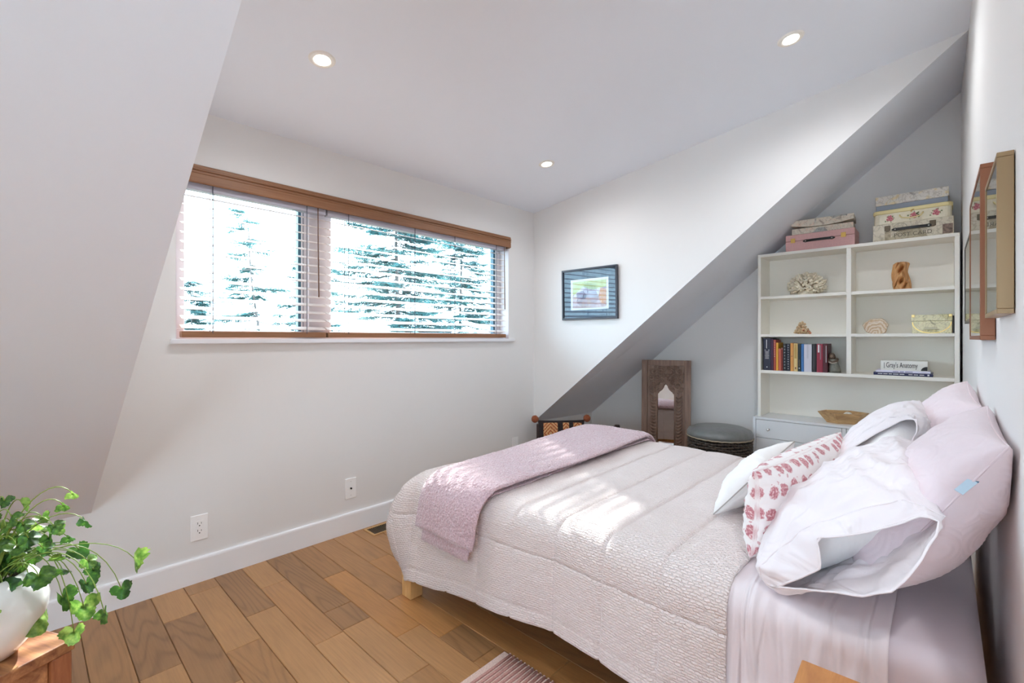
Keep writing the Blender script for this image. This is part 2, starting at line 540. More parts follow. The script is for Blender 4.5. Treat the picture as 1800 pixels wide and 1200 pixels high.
ob('pane', box(1.31, WX1 - 0.075, yi + 0.028, yi + 0.032, WZ0 + 0.05, WZ1 - 0.05), GLASS, win)
ob('window_sill', box(0.478, 2.862, W - 0.028, W + 0.10, 1.172, 1.196), SILL, win, bevel=0.003)
ob('jamb_lining', box(WX0, WX0 + 0.004, W + 0.001, yi, 1.197, WZ1), FR, win)
ob('jamb_lining', box(WX1 - 0.004, WX1, W + 0.001, yi, 1.197, WZ1), FR, win)

# ---- blinds
VY0 = W - 0.022
vprof = [(VY0 + 0.012, 2.052), (VY0 + 0.006, 2.046), (VY0 + 0.006, 2.034), (VY0, 2.030), (VY0, 2.025), (VY0 + 0.007, 2.022), (VY0 + 0.007, 2.018), (VY0 + 0.002, 2.015), (VY0 + 0.002, 2.010), (VY0 + 0.005, 2.007), (VY0 + 0.005, 1.968), (VY0 + 0.007, 1.962), (VY0 + 0.018, 1.962), (VY0 + 0.018, 2.052)]
val = thing('blind_valance', 'long brown wooden valance across the top of the window blinds', 'valance', (0.5, W, 0))
ob('front_board', ([(x - 0.5, y - W, z) for x, y, z in prism(vprof, 0.503, 2.822, 'x')[0]], prism(vprof, 0.503, 2.822, 'x')[1]), VALW, val)
ob('end_return', box(2.310, 2.322, -0.004, 0.05, 1.957, 2.052), VALW, val)
NS = 16; PITCH = 0.0462; Z0 = 1.258
TILT = math.radians(20)
def slat_mesh(w):
    # slightly crowned slat, hung from its middle
    V, F = [], []
    d = 0.025
    prof = [(-d, 0.0), (-d * 0.5, 0.0012), (0, 0.0016), (d * 0.5, 0.0012), (d, 0.0), (d, -0.0024), (0, -0.0010), (-d, -0.0024)]
    return mesh('slat', prism(prof, 0.0, w, 'x'))
cord_m = plain('blind_cord', S(70, 74, 88), 0.7)
def blind(x0, x1, label, cords, wand):
    t = thing('venetian_blind', label, 'blind', (x0, W + 0.032, 0))
    w = x1 - x0
    ob('head_rail', box(0, w, -0.022, 0.028, 1.934, 1.996), plain('head_rail_steel', S(186, 184, 196), 0.4), t, bevel=0.003)
    sm = slat_mesh(w); sm.materials.append(SLAT)
    for k in range(NS):
        z = Z0 + k * PITCH
        if z > 1.930: break
        ob('slat', sm, None, t, loc=(0, 0, z), rot=(TILT + rnd.uniform(-0.02, 0.02), 0, 0))
    ob('bottom_rail', box(0, w, -0.027, 0.024, 1.203, 1.234), VALW, t, bevel=0.004)
    for c in cords:
        for yy in (-0.0265, 0.0265):
            ob('ladder_cord', tube([(c, yy, 1.225), (c, yy, 1.97)], 0.0021, 6), cord_m, t)
        ob('lift_cord', tube([(c + 0.012, 0.0, 1.225), (c + 0.012, 0.0, 1.97)], 0.0012, 6), cord_m, t)
    ob('tilt_wand', tube([(wand, -0.036, 1.965), (wand, -0.037, 1.80), (wand + 0.004, -0.038, 1.44)], [0.003, 0.0035, 0.0045], 8), plain('wand_wood', S(104, 66, 44), 0.4), t)
    return t
blind(0.525, 1.239, 'left wooden venetian blind with half-open slats, over the narrow window pane', (0.13, 0.60), 0.66)
blind(1.251, 2.786, 'right wooden venetian blind with half-open slats, over the wide window pane', (0.13, 0.62, 0.98, 1.42), 1.505)

# ---- recessed lights, plus an unseen fill lamp added behind the camera
LENS, nt_, b_ = nmat('lamp_lens')
b_.inputs['Emission Color'].default_value = (1.0, 0.94, 0.84, 1)
b_.inputs['Emission Strength'].default_value = 14.0
RING = plain('lamp_ring', S(240, 236, 228), 0.4)
for (x, y), lab in zip([(0.893, 1.976), (2.478, 0.524), (2.491, 2.009), (0.10, -0.36)],
                       ['lit recessed ceiling light nearest the big left slope', 'lit recessed ceiling light nearest the bed head wall', 'lit recessed ceiling light nearest the room corner above the picture', 'unseen recessed fill light added in the flat ceiling behind the viewpoint']):
    t = thing('recessed_light', lab, 'ceiling light', (x, y, ceil_z(y) if y > 0 else e1z), group='recessed ceiling lights')
    if y > 0: t.rotation_euler = (-math.atan(CK), 0, 0)
    ob('trim_ring', lathe([(0.034, 0.0), (0.034, -0.004), (0.040, -0.006), (0.050, -0.005), (0.056, 0.0)], 40), RING, t, smooth=False)
    ob('lens', lathe([(0.0, 0.0), (0.0335, 0.0), (0.0335, -0.0035), (0.0, -0.0045)], 32), LENS, t)
    ld = bpy.data.lights.new('lamp', 'SPOT'); ld.energy = {0.893: 22.0, 2.478: 23.0, 2.491: 17.0}.get(x, 50.0); ld.color = (0.93, 0.965, 1.0); ld.spot_size = math.radians(170); ld.spot_blend = 0.7; ld.shadow_soft_size = 0.035
    lo = bpy.data.objects.new('lamp', ld); link(lo, t); lo.location = (0, 0, -0.012)

# ---- wall plates, vent
def plate(name, x, z, label, kind):
    t = thing(name, label, 'outlet' if kind == 'duplex' else 'wall plate', (x, W, z))
    ob('plate', box(-0.037, 0.037, -0.006, 0, -0.0625, 0.0625), PLASTIC, t, bevel=0.003, seg=3)
    if kind == 'duplex':
        ob('receptacle', box(-0.0165, 0.0165, -0.0085, -0.006, -0.034, 0.034), PLASTIC, t, bevel=0.001)
        for s in (-1, 1):
            ob('slot', join(box(-0.0085, -0.0065, -0.0089, -0.0084, s * 0.018 + 0.000, s * 0.018 + 0.010), box(0.0065, 0.0085, -0.0089, -0.0084, s * 0.018, s * 0.018 + 0.008), box(-0.0025, 0.0025, -0.0089, -0.0084, s * 0.018 - 0.010, s * 0.018 - 0.005)), DARK, t)
    elif kind == 'cable':
        ob('socket', xf(lathe([(0.0, 0), (0.0055, 0), (0.0055, 0.006), (0.004, 0.006), (0.0, 0.006)], 16), Matrix.Translation((0, -0.006, 0.0)) @ Matrix.Rotation(PI / 2, 4, 'X')), DARK, t)
        for s in (-1, 1):
            ob('screw', xf(lathe([(0.0, 0), (0.003, 0), (0.002, 0.001), (0.0, 0.001)], 12), Matrix.Translation((0, -0.006, s * 0.042)) @ Matrix.Rotation(PI / 2, 4, 'X')), CHROME, t)
    return t
plate('power_outlet', 0.595, 0.266, 'white duplex power outlet low on the window wall', 'duplex')
plate('cable_plate', 1.390, 0.270, 'white wall plate with one black centre socket near the bed foot', 'cable')
plate('blank_plate', 2.89, 0.29, 'white wall plate half hidden behind the throw on the bed', 'blank')
t = thing('floor_vent', 'brass rimmed floor vent by the baseboard at the bed foot', 'vent', (1.455, 2.515, 0))
VB = plain('vent_rim', S(206, 164, 112), 0.4, 0.3)
ob('rim', join(box(0, 0.305, 0, 0.014, 0, 0.005), box(0, 0.305, 0.111, 0.125, 0, 0.005), box(0, 0.014, 0.014, 0.111, 0, 0.005), box(0.291, 0.305, 0.014, 0.111, 0, 0.005)), VB, t)
ob('duct', box(0.014, 0.291, 0.014, 0.111, 0.0003, 0.0008), DARK, t)
VS = plain('vent_slat', S(92, 70, 46), 0.5)
for k in range(22):
    ob('louvre', box(0.020 + k * 0.0124, 0.024 + k * 0.0124, 0.014, 0.111, 0.0009, 0.004), VS, t)
# ================================================================ ALCOVE FURNITURE
# ---- dresser
DX = 3.77; DT = 0.612
t = thing('dresser', 'low white dresser of drawers under the open bookcase', 'dresser', (DX, 0.485, 0))
def lb(x0, x1, y0, y1, z0, z1): return box(x0, x1, y0 - 0.485, y1 - 0.485, z0, z1)
GRY = plain('dresser_lacquer', S(228, 230, 232), 0.4)
ob('side_panel', lb(0, 0.285, 1.028, 1.046, 0, DT), GRY, t, bevel=0.001)
ob('side_panel', lb(0, 0.285, -0.074, -0.056, 0, DT), GRY, t, bevel=0.001)
ob('divider', lb(0, 0.285, 0.474, 0.496, 0.04, DT - 0.02), GRY, t, bevel=0.001)
ob('top', lb(0.0, 0.285, -0.0555, 1.0275, DT - 0.018, DT - 0.001), GRY, t, bevel=0.001)
ob('plinth', lb(0.03, 0.285, -0.0555, 1.0275, 0, 0.05), GRY, t)
ob('back_panel', lb(0.28, 0.285, -0.0555, 1.0275, 0.0505, DT - 0.0185), GRY, t)
kn = lathe([(0.0, 0.0), (0.005, 0.0), (0.0045, 0.012), (0.0085, 0.016), (0.0095, 0.021), (0.007, 0.0245), (0.0, 0.0255)], 20)
kn = xf(kn, Matrix.Rotation(-PI / 2, 4, 'Y'))
for y0, y1 in ((0.4985, 1.0255), (-0.0535, 0.4715)):
    for k in range(4):
        z1 = DT - 0.021 - k * 0.134
        d = ob('drawer', lb(0.002, 0.25, y0, y1, z1 - 0.131, z1), GRY, t, bevel=0.0015)
        for s in ((y1 - 0.085, y0 + 0.085) if y0 > 0.3 else (y1 - 0.085, y0 + 0.085)):
            ob('knob', kn, CHROME, d, smooth=True, loc=(0.002, s - 0.485, z1 - 0.065), fixn=True)

# ---- open bookcase on the dresser
HX = 3.80; HB = 4.045
t = thing('bookcase', 'open white bookcase with six compartments standing on the dresser', 'bookcase', (HX, 0.475, DT))
def lb(x0, x1, y0, y1, z0, z1): return box(x0 - HX, x1 - HX, y0 - 0.475, y1 - 0.475, z0 - DT, z1 - DT)
ob('side_panel', lb(HX, HB, 1.001, 1.021, DT, 1.806), WHITE, t, bevel=0.001)
ob('side_panel', lb(HX, HB, -0.072, -0.050, DT, 1.806), WHITE, t, bevel=0.001)
ob('top_panel', lb(HX, HB, -0.072, 1.021, 1.8065, 1.827), WHITE, t, bevel=0.001)
ob('divider', lb(HX + 0.001, HB - 0.008, 0.450, 0.476, 0.9605, 1.8055), WHITE, t, bevel=0.001)
ob('back_panel', lb(HB - 0.007, HB, -0.0495, 1.0005, DT, 1.806), WHITE, t)
ob('shelf', lb(HX + 0.001, HB - 0.008, -0.0495, 1.0005, 0.938, 0.960), WHITE, t, bevel=0.001)
for z in (1.511, 1.229):
    ob('shelf', lb(HX + 0.001, HB - 0.008, -0.0495, 0.4495, z - 0.02, z), WHITE, t, bevel=0.001)
    ob('shelf', lb(HX + 0.001, HB - 0.008, 0.4765, 1.0005, z - 0.02, z), WHITE, t, bevel=0.001)

# ---- printed papers for boxes
def paper(name, base, inks, scale=18.0, ink2=None, stain=None, lines=True):
    m, nt, b = nmat(name)
    v = coords(nt)
    n = nd(nt, 'ShaderNodeTexNoise', Scale=scale, Detail=6.0, Distortion=1.2); nt.links.new(v, n.inputs['Vector'])
    c = ramp(nt, n.outputs[0], [(0.34, inks[0]), (0.44, base), (0.56, base), (0.66, inks[1])])
    if lines:
        w = nd(nt, 'ShaderNodeTexWave', Scale=scale * 1.1, Distortion=9.0, Detail=3.0); w.inputs['Detail Scale'].default_value = 2.0
        nt.links.new(v, w.inputs['Vector'])
        g = ramp(nt, w.outputs[0], [(0.0, (0.45, 0.40, 0.34)), (0.14, (1, 1, 1))])
        mx = nt.nodes.new('ShaderNodeMix'); mx.data_type = 'RGBA'; mx.blend_type = 'MULTIPLY'; mx.inputs[0].default_value = 0.42
        nt.links.new(c, mx.inputs[6]); nt.links.new(g, mx.inputs[7]); c = mx.outputs[2]
    vo = nd(nt, 'ShaderNodeTexVoronoi', Scale=scale * 0.55); nt.links.new(v, vo.inputs['Vector'])
    sp = nt.nodes.new('ShaderNodeSeparateColor'); nt.links.new(vo.outputs['Color'], sp.inputs[0])
    g = ramp(nt, sp.outputs[0], [(0.0, (1, 1, 1)), (0.62, (1, 1, 1)), (0.63, stain or inks[0]), (0.78, stain or inks[0]), (0.79, (1, 1, 1))])
    mx = nt.nodes.new('ShaderNodeMix'); mx.data_type = 'RGBA'; mx.blend_type = 'MULTIPLY'; mx.inputs[0].default_value = 0.55
    nt.links.new(c, mx.inputs[6]); nt.links.new(g, mx.inputs[7])
    nt.links.new(mx.outputs[2], b.inputs['Base Color'])
    b.inputs['Roughness'].default_value = 0.5
    return m
P_MAP = paper('old_map_print', S(220, 208, 190), (S(176, 158, 142), S(226, 200, 178)), 22, stain=S(130, 160, 186))
P_GREY = paper('engraving_print', S(222, 216, 206), (S(176, 168, 160), S(228, 210, 170)), 16, stain=S(206, 196, 206))
P_CREAM = paper('postcard_print', S(214, 204, 182), (S(186, 172, 148), S(222, 212, 192)), 10, stain=S(190, 178, 150))
P_ROSE = plain('cream_rose_paper', S(232, 224, 200), 0.45, noise=0.05, nscale=60)
P_ATLAS = paper('atlas_print', S(232, 226, 190), (S(176, 170, 138), S(240, 232, 200)), 22, stain=S(226, 220, 184))
PINKB = plain('pink_board', S(220, 172, 168), 0.55, noise=0.06, nscale=120)
BLUEB = plain('grey_blue_board', S(146, 154, 166), 0.6)
YEL = plain('pale_yellow_lid', S(234, 218, 160), 0.4)
LEATH = plain('black_leather', (0.014, 0.013, 0.013), 0.42, bmp=0.15, bscale=300)
GOLD = plain('gilt', S(224, 184, 104), 0.3, 0.9)
ANTQ = plain('antique_clasp', S(104, 92, 76), 0.45, 0.7)

def handle(parent, w, x, z, mat=LEATH, tabs=True):
    pts = []
    for k in range(13):
        a = -1 + 2 * k / 12
        pts.append((x - 0.006 - 0.012 * (1 - a * a), a * w / 2, z + 0.0))
    V, F = [], []
    for i, p in enumerate(pts):
        a = abs(-1 + 2 * i / 12)
        h = 0.0085 if a < 0.72 else (0.0105 if a < 0.92 else 0.004)
        for dx, dz in ((0, -h), (0.004, -h), (0.004, h), (0, h)):
            V.append((p[0] + dx, p[1], p[2] + dz))
    F = grid_faces(len(pts), 4, False, True) + [(3, 2, 1, 0), tuple(len(V) - 4 + k for k in range(4))]
    h = ob('handle', (V, F), mat, parent, bevel=0.0015)
    if tabs:
        for s in (-1, 1):
            ob('rivet', sph((x - 0.0125, s * w * 0.41, z), 0.0045, 10, 6), CHROME, h, smooth=True)
    return h

# pink case, hinge line, two gilt clasps
PZ = 1.8275
t = thing('pink_case', 'flat pink storage case with black handle at the left of the bookcase top', 'storage case', (3.83, 0.638, PZ), group='storage boxes on the bookcase top')
ob('body', box(0, 0.21, -0.205, 0.205, 0, 0.074), PINKB, t, bevel=0.003)
ob('lid', box(0, 0.21, -0.205, 0.205, 0.0755, 0.120), PINKB, t, bevel=0.003)
handle(t, 0.19, 0, 0.066)
for s in (0.158, -0.142):
    c = ob('clasp', box(-0.003, 0, s - 0.014, s + 0.014, 0.062, 0.094), GOLD, t, bevel=0.001)
    ob('catch', box(-0.005, -0.003, s - 0.006, s + 0.006, 0.068, 0.087), GOLD, c, bevel=0.001)
# map box on it
t = thing('map_box', 'small box covered in old maps lying on the pink case', 'box', (3.835, 0.622, PZ + 0.1205), rz=0.05, group='storage boxes on the bookcase top')
ob('body', box(0, 0.19, -0.180, 0.180, 0, 0.040), P_MAP, t, bevel=0.002)
V = []; N_ = 15
for x in (-0.003, 0.193):
    for k in range(N_):
        y = -0.183 + 0.366 * k / (N_ - 1)
        V.append((x, y, 0.044 - 0.0 + (-0.020 * math.cos(y / 0.183 * PI / 2) + 0.018)))
    for k in range(N_):
        y = 0.183 - 0.366 * k / (N_ - 1)
        V.append((x, y, 0.098))
m_ = 2 * N_
F = [tuple(range(m_)), tuple(range(2 * m_ - 1, m_ - 1, -1))] + [(k, (k + 1) % m_, m_ + (k + 1) % m_, m_ + k) for k in range(m_)]
ob('flap_lid', (V, F), P_MAP, t, bevel=0.0012)
# post card case
t = thing('postcard_case', 'cream case printed POST CARD with black handle, under the rose box', 'storage case', (3.83, 0.145, PZ), group='storage boxes on the bookcase top')
ob('body', box(0, 0.21, -0.192, 0.192, 0, 0.110), P_CREAM, t, bevel=0.003)
handle(t, 0.195, 0, 0.068)
for s in (0.118, -0.098):
    c = ob('clasp', box(-0.004, 0, s - 0.015, s + 0.015, 0.064, 0.098), ANTQ, t, bevel=0.002)
    ob('catch', box(-0.007, -0.004, s - 0.008, s + 0.008, 0.060, 0.080), ANTQ, c, bevel=0.001)
INK = plain('sepia_ink', S(96, 86, 72), 0.6)
def front_text(parent, body, size, x, y, z, mat, sx=1.0, name='lettering'):
    me = text(body, size)
    me.materials.append(mat)
    o = ob(name, me, None, parent)
    # reader looks along +x: text right = -y, up = z, normal = -x
    o.matrix_local = Matrix.Translation((x, y, z)) @ Matrix(((0, 0, -1, 0), (-1, 0, 0, 0), (0, 1, 0, 0), (0, 0, 0, 1))) @ Matrix.Diagonal((sx, 1, 1, 1))
    return o
front_text(t, 'POST CARD', 0.034, -0.0008, -0.005, 0.030, INK)
ob('stamp', box(-0.0008, 0, -0.188, -0.142, 0.008, 0.066), plain('stamp_print', S(132, 112, 100), 0.6, noise=0.5, nscale=70), t)
ob('strap_print', box(-0.0006, 0, 0.102, 0.132, 0.004, 0.060), plain('strap_print', S(170, 156, 130), 0.6, noise=0.3, nscale=60), t)
V, F = [], []
for k in range(40):
    a = 2 * PI * k / 40
    for r in (0.024, 0.0255): V.append((-0.0009, 0.055 + r * math.cos(a) * 1.3, 0.080 + r * math.sin(a)))
ob('postmark', (V, grid_faces(40, 2, True, False)), INK, t)
# rose box
t = thing('rose_box', 'cream box with pink roses and pale yellow lid, second of the right stack', 'box', (3.832, 0.147, PZ + 0.1105), group='storage boxes on the bookcase top')
def rrect(hx0, hx1, hy, r, n=5):
    P = []
    for cx, cy, a0 in ((hx1 - r, hy - r, 0), (hx0 + r, hy - r, 90), (hx0 + r, -hy + r, 180), (hx1 - r, -hy + r, 270)):
        for k in range(n):
            a = math.radians(a0 + 90 * k / (n - 1)); P.append((cx + r * math.cos(a), cy + r * math.sin(a)))
    return P
ob('body', prism(rrect(0, 0.2, 0.186, 0.03), 0, 0.066, 'z'), P_ROSE, t, bevel=0.002)
ob('lid', prism(rrect(-0.005, 0.205, 0.191, 0.033), 0.066, 0.090, 'z'), YEL, t, bevel=0.005, seg=3)
h = ob('handle', tube([(-0.004, 0.055, 0.046), (-0.016, 0.055, 0.040), (-0.022, 0.045, 0.026), (-0.024, 0.015, 0.018), (-0.024, -0.015, 0.018), (-0.022, -0.045, 0.026), (-0.016, -0.055, 0.040), (-0.004, -0.055, 0.046)], 0.0042, 8), YEL, t, smooth=True)
ob('clasp', tube([(-0.003, -0.012, 0.072), (-0.010, 0.0, 0.066), (-0.010, 0.0, 0.056)], 0.003, 8), GOLD, t, smooth=True)
R1, R2, GL = plain('rose_pink', S(204, 122, 128), 0.6), plain('rose_deep', S(158, 70, 84), 0.6), plain('rose_leaf', S(120, 128, 84), 0.6)
def disc(y, z, r, x, n=10, w=0.25, ph=0.0):
    V = [(x, y, z)] + [(x, y + r * (1 + w * math.sin(3 * a + ph)) * math.cos(a), z + r * (1 + w * math.sin(3 * a + ph)) * math.sin(a)) for a in [2 * PI * k / n for k in range(n)]]
    return V, [(0, 1 + k, 1 + (k + 1) % n) for k in range(n)]
for cy in (0.105, -0.115, -0.01):
    LF, PK, DP = [], [], []
    for k in range(12):
        a = rnd.uniform(0, 2 * PI); q = rnd.uniform(0.010, 0.026)
        LF.append(disc(cy + q * math.cos(a) * 1.2, 0.033 + q * math.sin(a), rnd.uniform(0.003, 0.006), -0.0004, 6, 0.4, a))
    for k in range(8):
        a = 2.4 * k; q = 0.005 * math.sqrt(k) * 1.1
        PK.append(disc(cy + q * math.cos(a), 0.034 + q * math.sin(a), 0.0075, -0.0007 - k * 0.00003, 8, 0.2, a))
        DP.append(disc(cy + q * math.cos(a) + 0.001, 0.033 + q * math.sin(a), 0.0033, -0.0012 - k * 0.00003, 6, 0.5, a))
    ob('leaf_print', join(*LF), GL, t, fixn=False); ob('rose_print', join(*PK), R1, t, fixn=False); ob('rose_heart', join(*DP), R2, t, fixn=False)
# grey box
t = thing('engraved_box', 'pale grey box with an engraved print lid, topmost of the right stack', 'box', (3.84, 0.150, PZ + 0.2008), group='storage boxes on the bookcase top')
ob('body', box(0.002, 0.20, -0.172, 0.172, 0, 0.034), BLUEB, t, bevel=0.002)
ob('lid', box(0, 0.202, -0.175, 0.175, 0.0345, 0.094), P_GREY, t, bevel=0.002)

# ---- things in the compartments
# branching coral
CORAL = plain('coral_white', S(238, 228, 208), 0.7, noise=0.18, nscale=40, bmp=0.3, bscale=220)
t = thing('coral', 'white branching coral head in the upper left compartment', 'coral', (3.93, 0.730, 1.511))
cc = Vector((0, 0, 0.070))
parts = []
for k in range(230):
    zz = 1 - 2 * (k + 0.5) / 230; a = k * 2.39996 + rnd.uniform(-0.1, 0.1); rr = math.sqrt(1 - zz * zz)
    if zz < -0.62: continue
    d = Vector((rr * math.cos(a) * 0.082, rr * math.sin(a) * 0.116, zz * (0.090 if zz > 0 else 0.075)))
    p0, p1 = cc + d * 0.50, cc + d * rnd.uniform(0.86, 1.02)
    n_ = d.normalized()
    p1.z = max(p1.z, 0.010)
    parts.append(tube([p0, p0 * 0.45 + p1 * 0.55, p1, p1 + n_ * 0.004], [0.0062, 0.0070, 0.0082, 0.0045], 7))
    for q in range(2):
        w_ = Vector((rnd.uniform(-1, 1), rnd.uniform(-1, 1), rnd.uniform(-0.6, 1)))
        e = p1 + (n_ * 0.6 + w_).normalized() * 0.012; e.z = max(e.z, 0.007)
        parts.append(tube([p0 * 0.25 + p1 * 0.75, e, e + (e - p1) * 0.25], [0.006, 0.0068, 0.003], 6))
parts.append(lathe([(0.0, 0.0), (0.045, 0.0), (0.050, 0.012), (0.042, 0.05), (0.0, 0.07)], 20, 0.9, 1.15))
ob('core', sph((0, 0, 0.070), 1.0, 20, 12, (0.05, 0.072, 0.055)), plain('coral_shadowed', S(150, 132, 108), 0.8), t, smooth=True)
ob('branches', join(*parts), CORAL, t, smooth=True)
# root wood sculpture with two holes
ROOT = wood('root_wood', S(168, 110, 60), S(234, 182, 122), (14, 14, 2), 0.4, 3.0, 0.5)
def root_sculpt():
    nz, na = 70, 84
    V = []
    for i in range(nz):
        z = i / (nz - 1)
        for k in range(na):
            a = 2 * PI * k / na
            tw = 1.1 * z
            rx, ry = 0.034, 0.043 + 0.006 * math.sin(z * 5 + 0.5)
            r = 1 + 0.16 * math.sin(2 * (a + tw) + 1) + 0.10 * math.sin(5 * (a + tw * 1.4)) + 0.05 * math.sin(9 * a + 6 * z)
            if z > 0.9: r *= math.sqrt(max(0.0, 1 - ((z - 0.9) / 0.1) ** 2 * 0.75))
            y = ry * r * math.sin(a) - 0.008 + 0.016 * math.sin(z * 2.6)
            x = rx * r * math.cos(a)
            # hollows facing the room
            for hy, hz, sy, sz, dp in ((0.004, 0.72, 0.0080, 0.11, 0.052), (0.002, 0.32, 0.0085, 0.09, 0.052), (-0.020, 0.16, 0.004, 0.13, 0.03), (0.016, 0.95, 0.003, 0.14, 0.03), (0.026, 0.22, 0.004, 0.16, 0.025)):
                g = math.exp(-(((y - hy - (z - hz) * -0.07) / sy) ** 2 + ((z - hz) / sz) ** 2))
                if math.cos(a) < 0.1: x += dp * g
            V.append((x, y, z * 0.182))
    F = grid_faces(nz, na, False, True)
    F.append(tuple(range(na - 1, -1, -1))); F.append(tuple((nz - 1) * na + k for k in range(na)))
    return V, F
t = thing('root_sculpture', 'polished twisted root wood sculpture in the upper right compartment', 'sculpture', (3.90, 0.196, 1.511))
ob('body', root_sculpt(), ROOT, t, smooth=True)
DKH = plain('hollow_dark', (0.02, 0.010, 0.005), 0.8)
# barnacle cluster
BARN = plain('barnacle', S(206, 178, 142), 0.75, noise=0.3, nscale=60, bmp=0.3, bscale=250)
BARNP = plain('barnacle_pink', S(206, 136, 106), 0.75, noise=0.2, nscale=60)
t = thing('barnacle_cluster', 'small cone-shaped cluster of barnacle shells in the middle left compartment', 'shell', (3.90, 0.752, 1.229))
parts, pk = [sph((0, 0, 0.02), 0.036, 14, 8, (0.8, 1, 0.9))], []
for k in range(70):
    z = rnd.uniform(0.006, 0.083); rr = (0.050 * (1 - z / 0.098)) ** 1.0 + 0.003
    a = rnd.uniform(0, 2 * PI)
    p = Vector((rr * 0.8 * math.cos(a), rr * math.sin(a), z)); d = Vector((p.x, p.y, 0.012)).normalized()
    q = tube([p - d * 0.008, p + d * 0.004, p + d * 0.008], [0.008, 0.0062, 0.0038], 7)
    (pk if (z < 0.03 and p.y < 0.0 and k % 2) else parts).append(q)
parts.append(tube([(0, 0, 0.07), (0.0, -0.001, 0.096)], [0.008, 0.003], 6))
ob('shells', join(*parts), BARN, t, smooth=True); ob('pink_shells', join(*pk), BARNP, t, smooth=True)
# sliced fossil
def fossil_mat():
    m, nt, b = nmat('fossil_slice')
    v = coords(nt)
    n = nd(nt, 'ShaderNodeTexWave', Scale=16.0, Distortion=11.0, Detail=3.0); n.wave_type = 'RINGS'; nt.links.new(v, n.inputs['Vector'])
    nt.links.new(ramp(nt, n.outputs[0], [(0.1, S(196, 164, 130)), (0.4, S(224, 200, 168)), (0.7, S(204, 186, 172)), (0.95, S(228, 210, 186))]), b.inputs['Base Color'])
    b.inputs['Roughness'].default_value = 0.35
    return m
t = thing('fossil_slice', 'round tan fossil stone slice in the middle right compartment', 'stone', (3.885, 0.328, 1.229))
nn = 40; P = []
for k in range(nn):
    a = 2 * PI * k / nn
    r = 1 + 0.05 * math.sin(3 * a + 1) + 0.035 * math.sin(7 * a) + 0.02 * math.sin(13 * a)
    y, z = 0.066 * r * math.cos(a), 0.048 + 0.056 * r * math.sin(a)
    P.append((y, max(0.0, z)))
V = []
for x, s in ((0.0, 0.93), (0.004, 0.99), (0.022, 1.0), (0.034, 0.86)):
    V += [(x + (z * 0.05), y * s, max(0, 0.045 + (z - 0.045) * s) if z > 0.001 else 0.0) for y, z in P]
F = grid_faces(4, nn, False, True) + [tuple(range(nn)), tuple(range(4 * nn - 1, 3 * nn - 1, -1))]
ob('slice', (V, F), fossil_mat(), t)
# atlas chest
t = thing('atlas_box', 'small hinged box covered in antique map print beside the tan stone', 'box', (3.84, 0.050, 1.229))
ob('body', box(0, 0.13, -0.088, 0.094, 0, 0.076), P_ATLAS, t, bevel=0.002)
ob('lid', box(-0.002, 0.132, -0.091, 0.097, 0.077, 0.116), P_ATLAS, t, bevel=0.003)
ob('handle', join(box(-0.004, 0, -0.022, 0.034, 0.026, 0.038), box(-0.009, -0.004, -0.028, 0.040, 0.024, 0.028)), plain('label_holder', S(196, 188, 160), 0.4, 0.3), t, bevel=0.001)
for s in (-0.082, 0.088):
    ob('corner', box(-0.004, 0.01, s - 0.008, s + 0.008, 0.100, 0.1175), BRASS, t, bevel=0.002)
V, F = [], []
for k in range(25):
    a = PI + PI * k / 24
    for r in (0.085, 0.089): V.append((-0.0006, 0.003 + r * 1.02 * math.cos(a), 0.07 + r * 0.78 * math.sin(a)))
ob('gilt_arc', (V, grid_faces(25, 2)), GOLD, t, fixn=False)
t = thing('black_box', 'black case edge standing behind the antique map box', 'box', (3.86, -0.046, 1.229))
ob('body', box(0, 0.11, -0.003, 0.0038, 0, 0.108), LEATH, t)

# ---- upright books in the lower left compartment
def book(name, y0, w, h, d, cover, label, cat='book', group=None, x=3.818, page=True, spine=()):
    t = thing(name, label, cat, (x, y0 - w / 2, 0.960), group=group)
    c = 0.0022 if w > 0.012 else 0.0012
    # cover: rounded spine at the front, two boards
    poly = []
    for k in range(9):
        a = -1 + 2 * k / 8
        poly.append((0.0035 * a * a, a * w / 2))
    poly += [(d, w / 2), (d, w / 2 - c), (0.006, w / 2 - c), (0.006, -w / 2 + c), (d, -w / 2 + c), (d, -w / 2)]
    ob('cover', prism(poly, 0, h, 'z'), cover, t)
    ob('pages', box(0.0062, d - 0.004, -w / 2 + c + 0.0002, w / 2 - c - 0.0002, 0.003, h - 0.004), PAGE, t)
    for s in spine:
        kind, z0, z1, yy0, yy1, mat = s
        if kind == 'bar':
            ob('spine_band', box(-0.0003 if max(abs(yy0), abs(yy1)) < 0.3 else 0.0004, 0.0045, yy0 * w, yy1 * w, z0 * h, z1 * h), mat, t)
        elif kind == 'dot':
            ob('spine_mark', xf(lathe([(0, 0), (0.004, 0), (0.004, 0.0012), (0, 0.0012)], 14), Matrix.Translation((0.0004, 0, z0 * h)) @ Matrix.Rotation(-PI / 2, 4, 'Y')), mat, t)
    return t
PAGE = plain('book_pages', S(226, 216, 196), 0.8)
def cv(n, c, r=0.45): return plain('cover_' + n, S(*c), r)
WT = plain('print_white', S(226, 226, 226), 0.5); GLD = plain('print_gold', S(214, 180, 96), 0.4, 0.5)
GB = 'books in the lower left compartment'
def lines(n, z0, z1, hw, mat, rs):
    o = []
    for k in range(n):
        z = z0 + (z1 - z0) * k / max(1, n - 1)
        a = hw * rs.uniform(0.7, 1.0)
        o.append(('bar', z, z + 0.012, -a, a, mat))
    return o
r2 = random.Random(4)
Y = lambda px: 0.991 - (px - 1343.0) * 0.00357
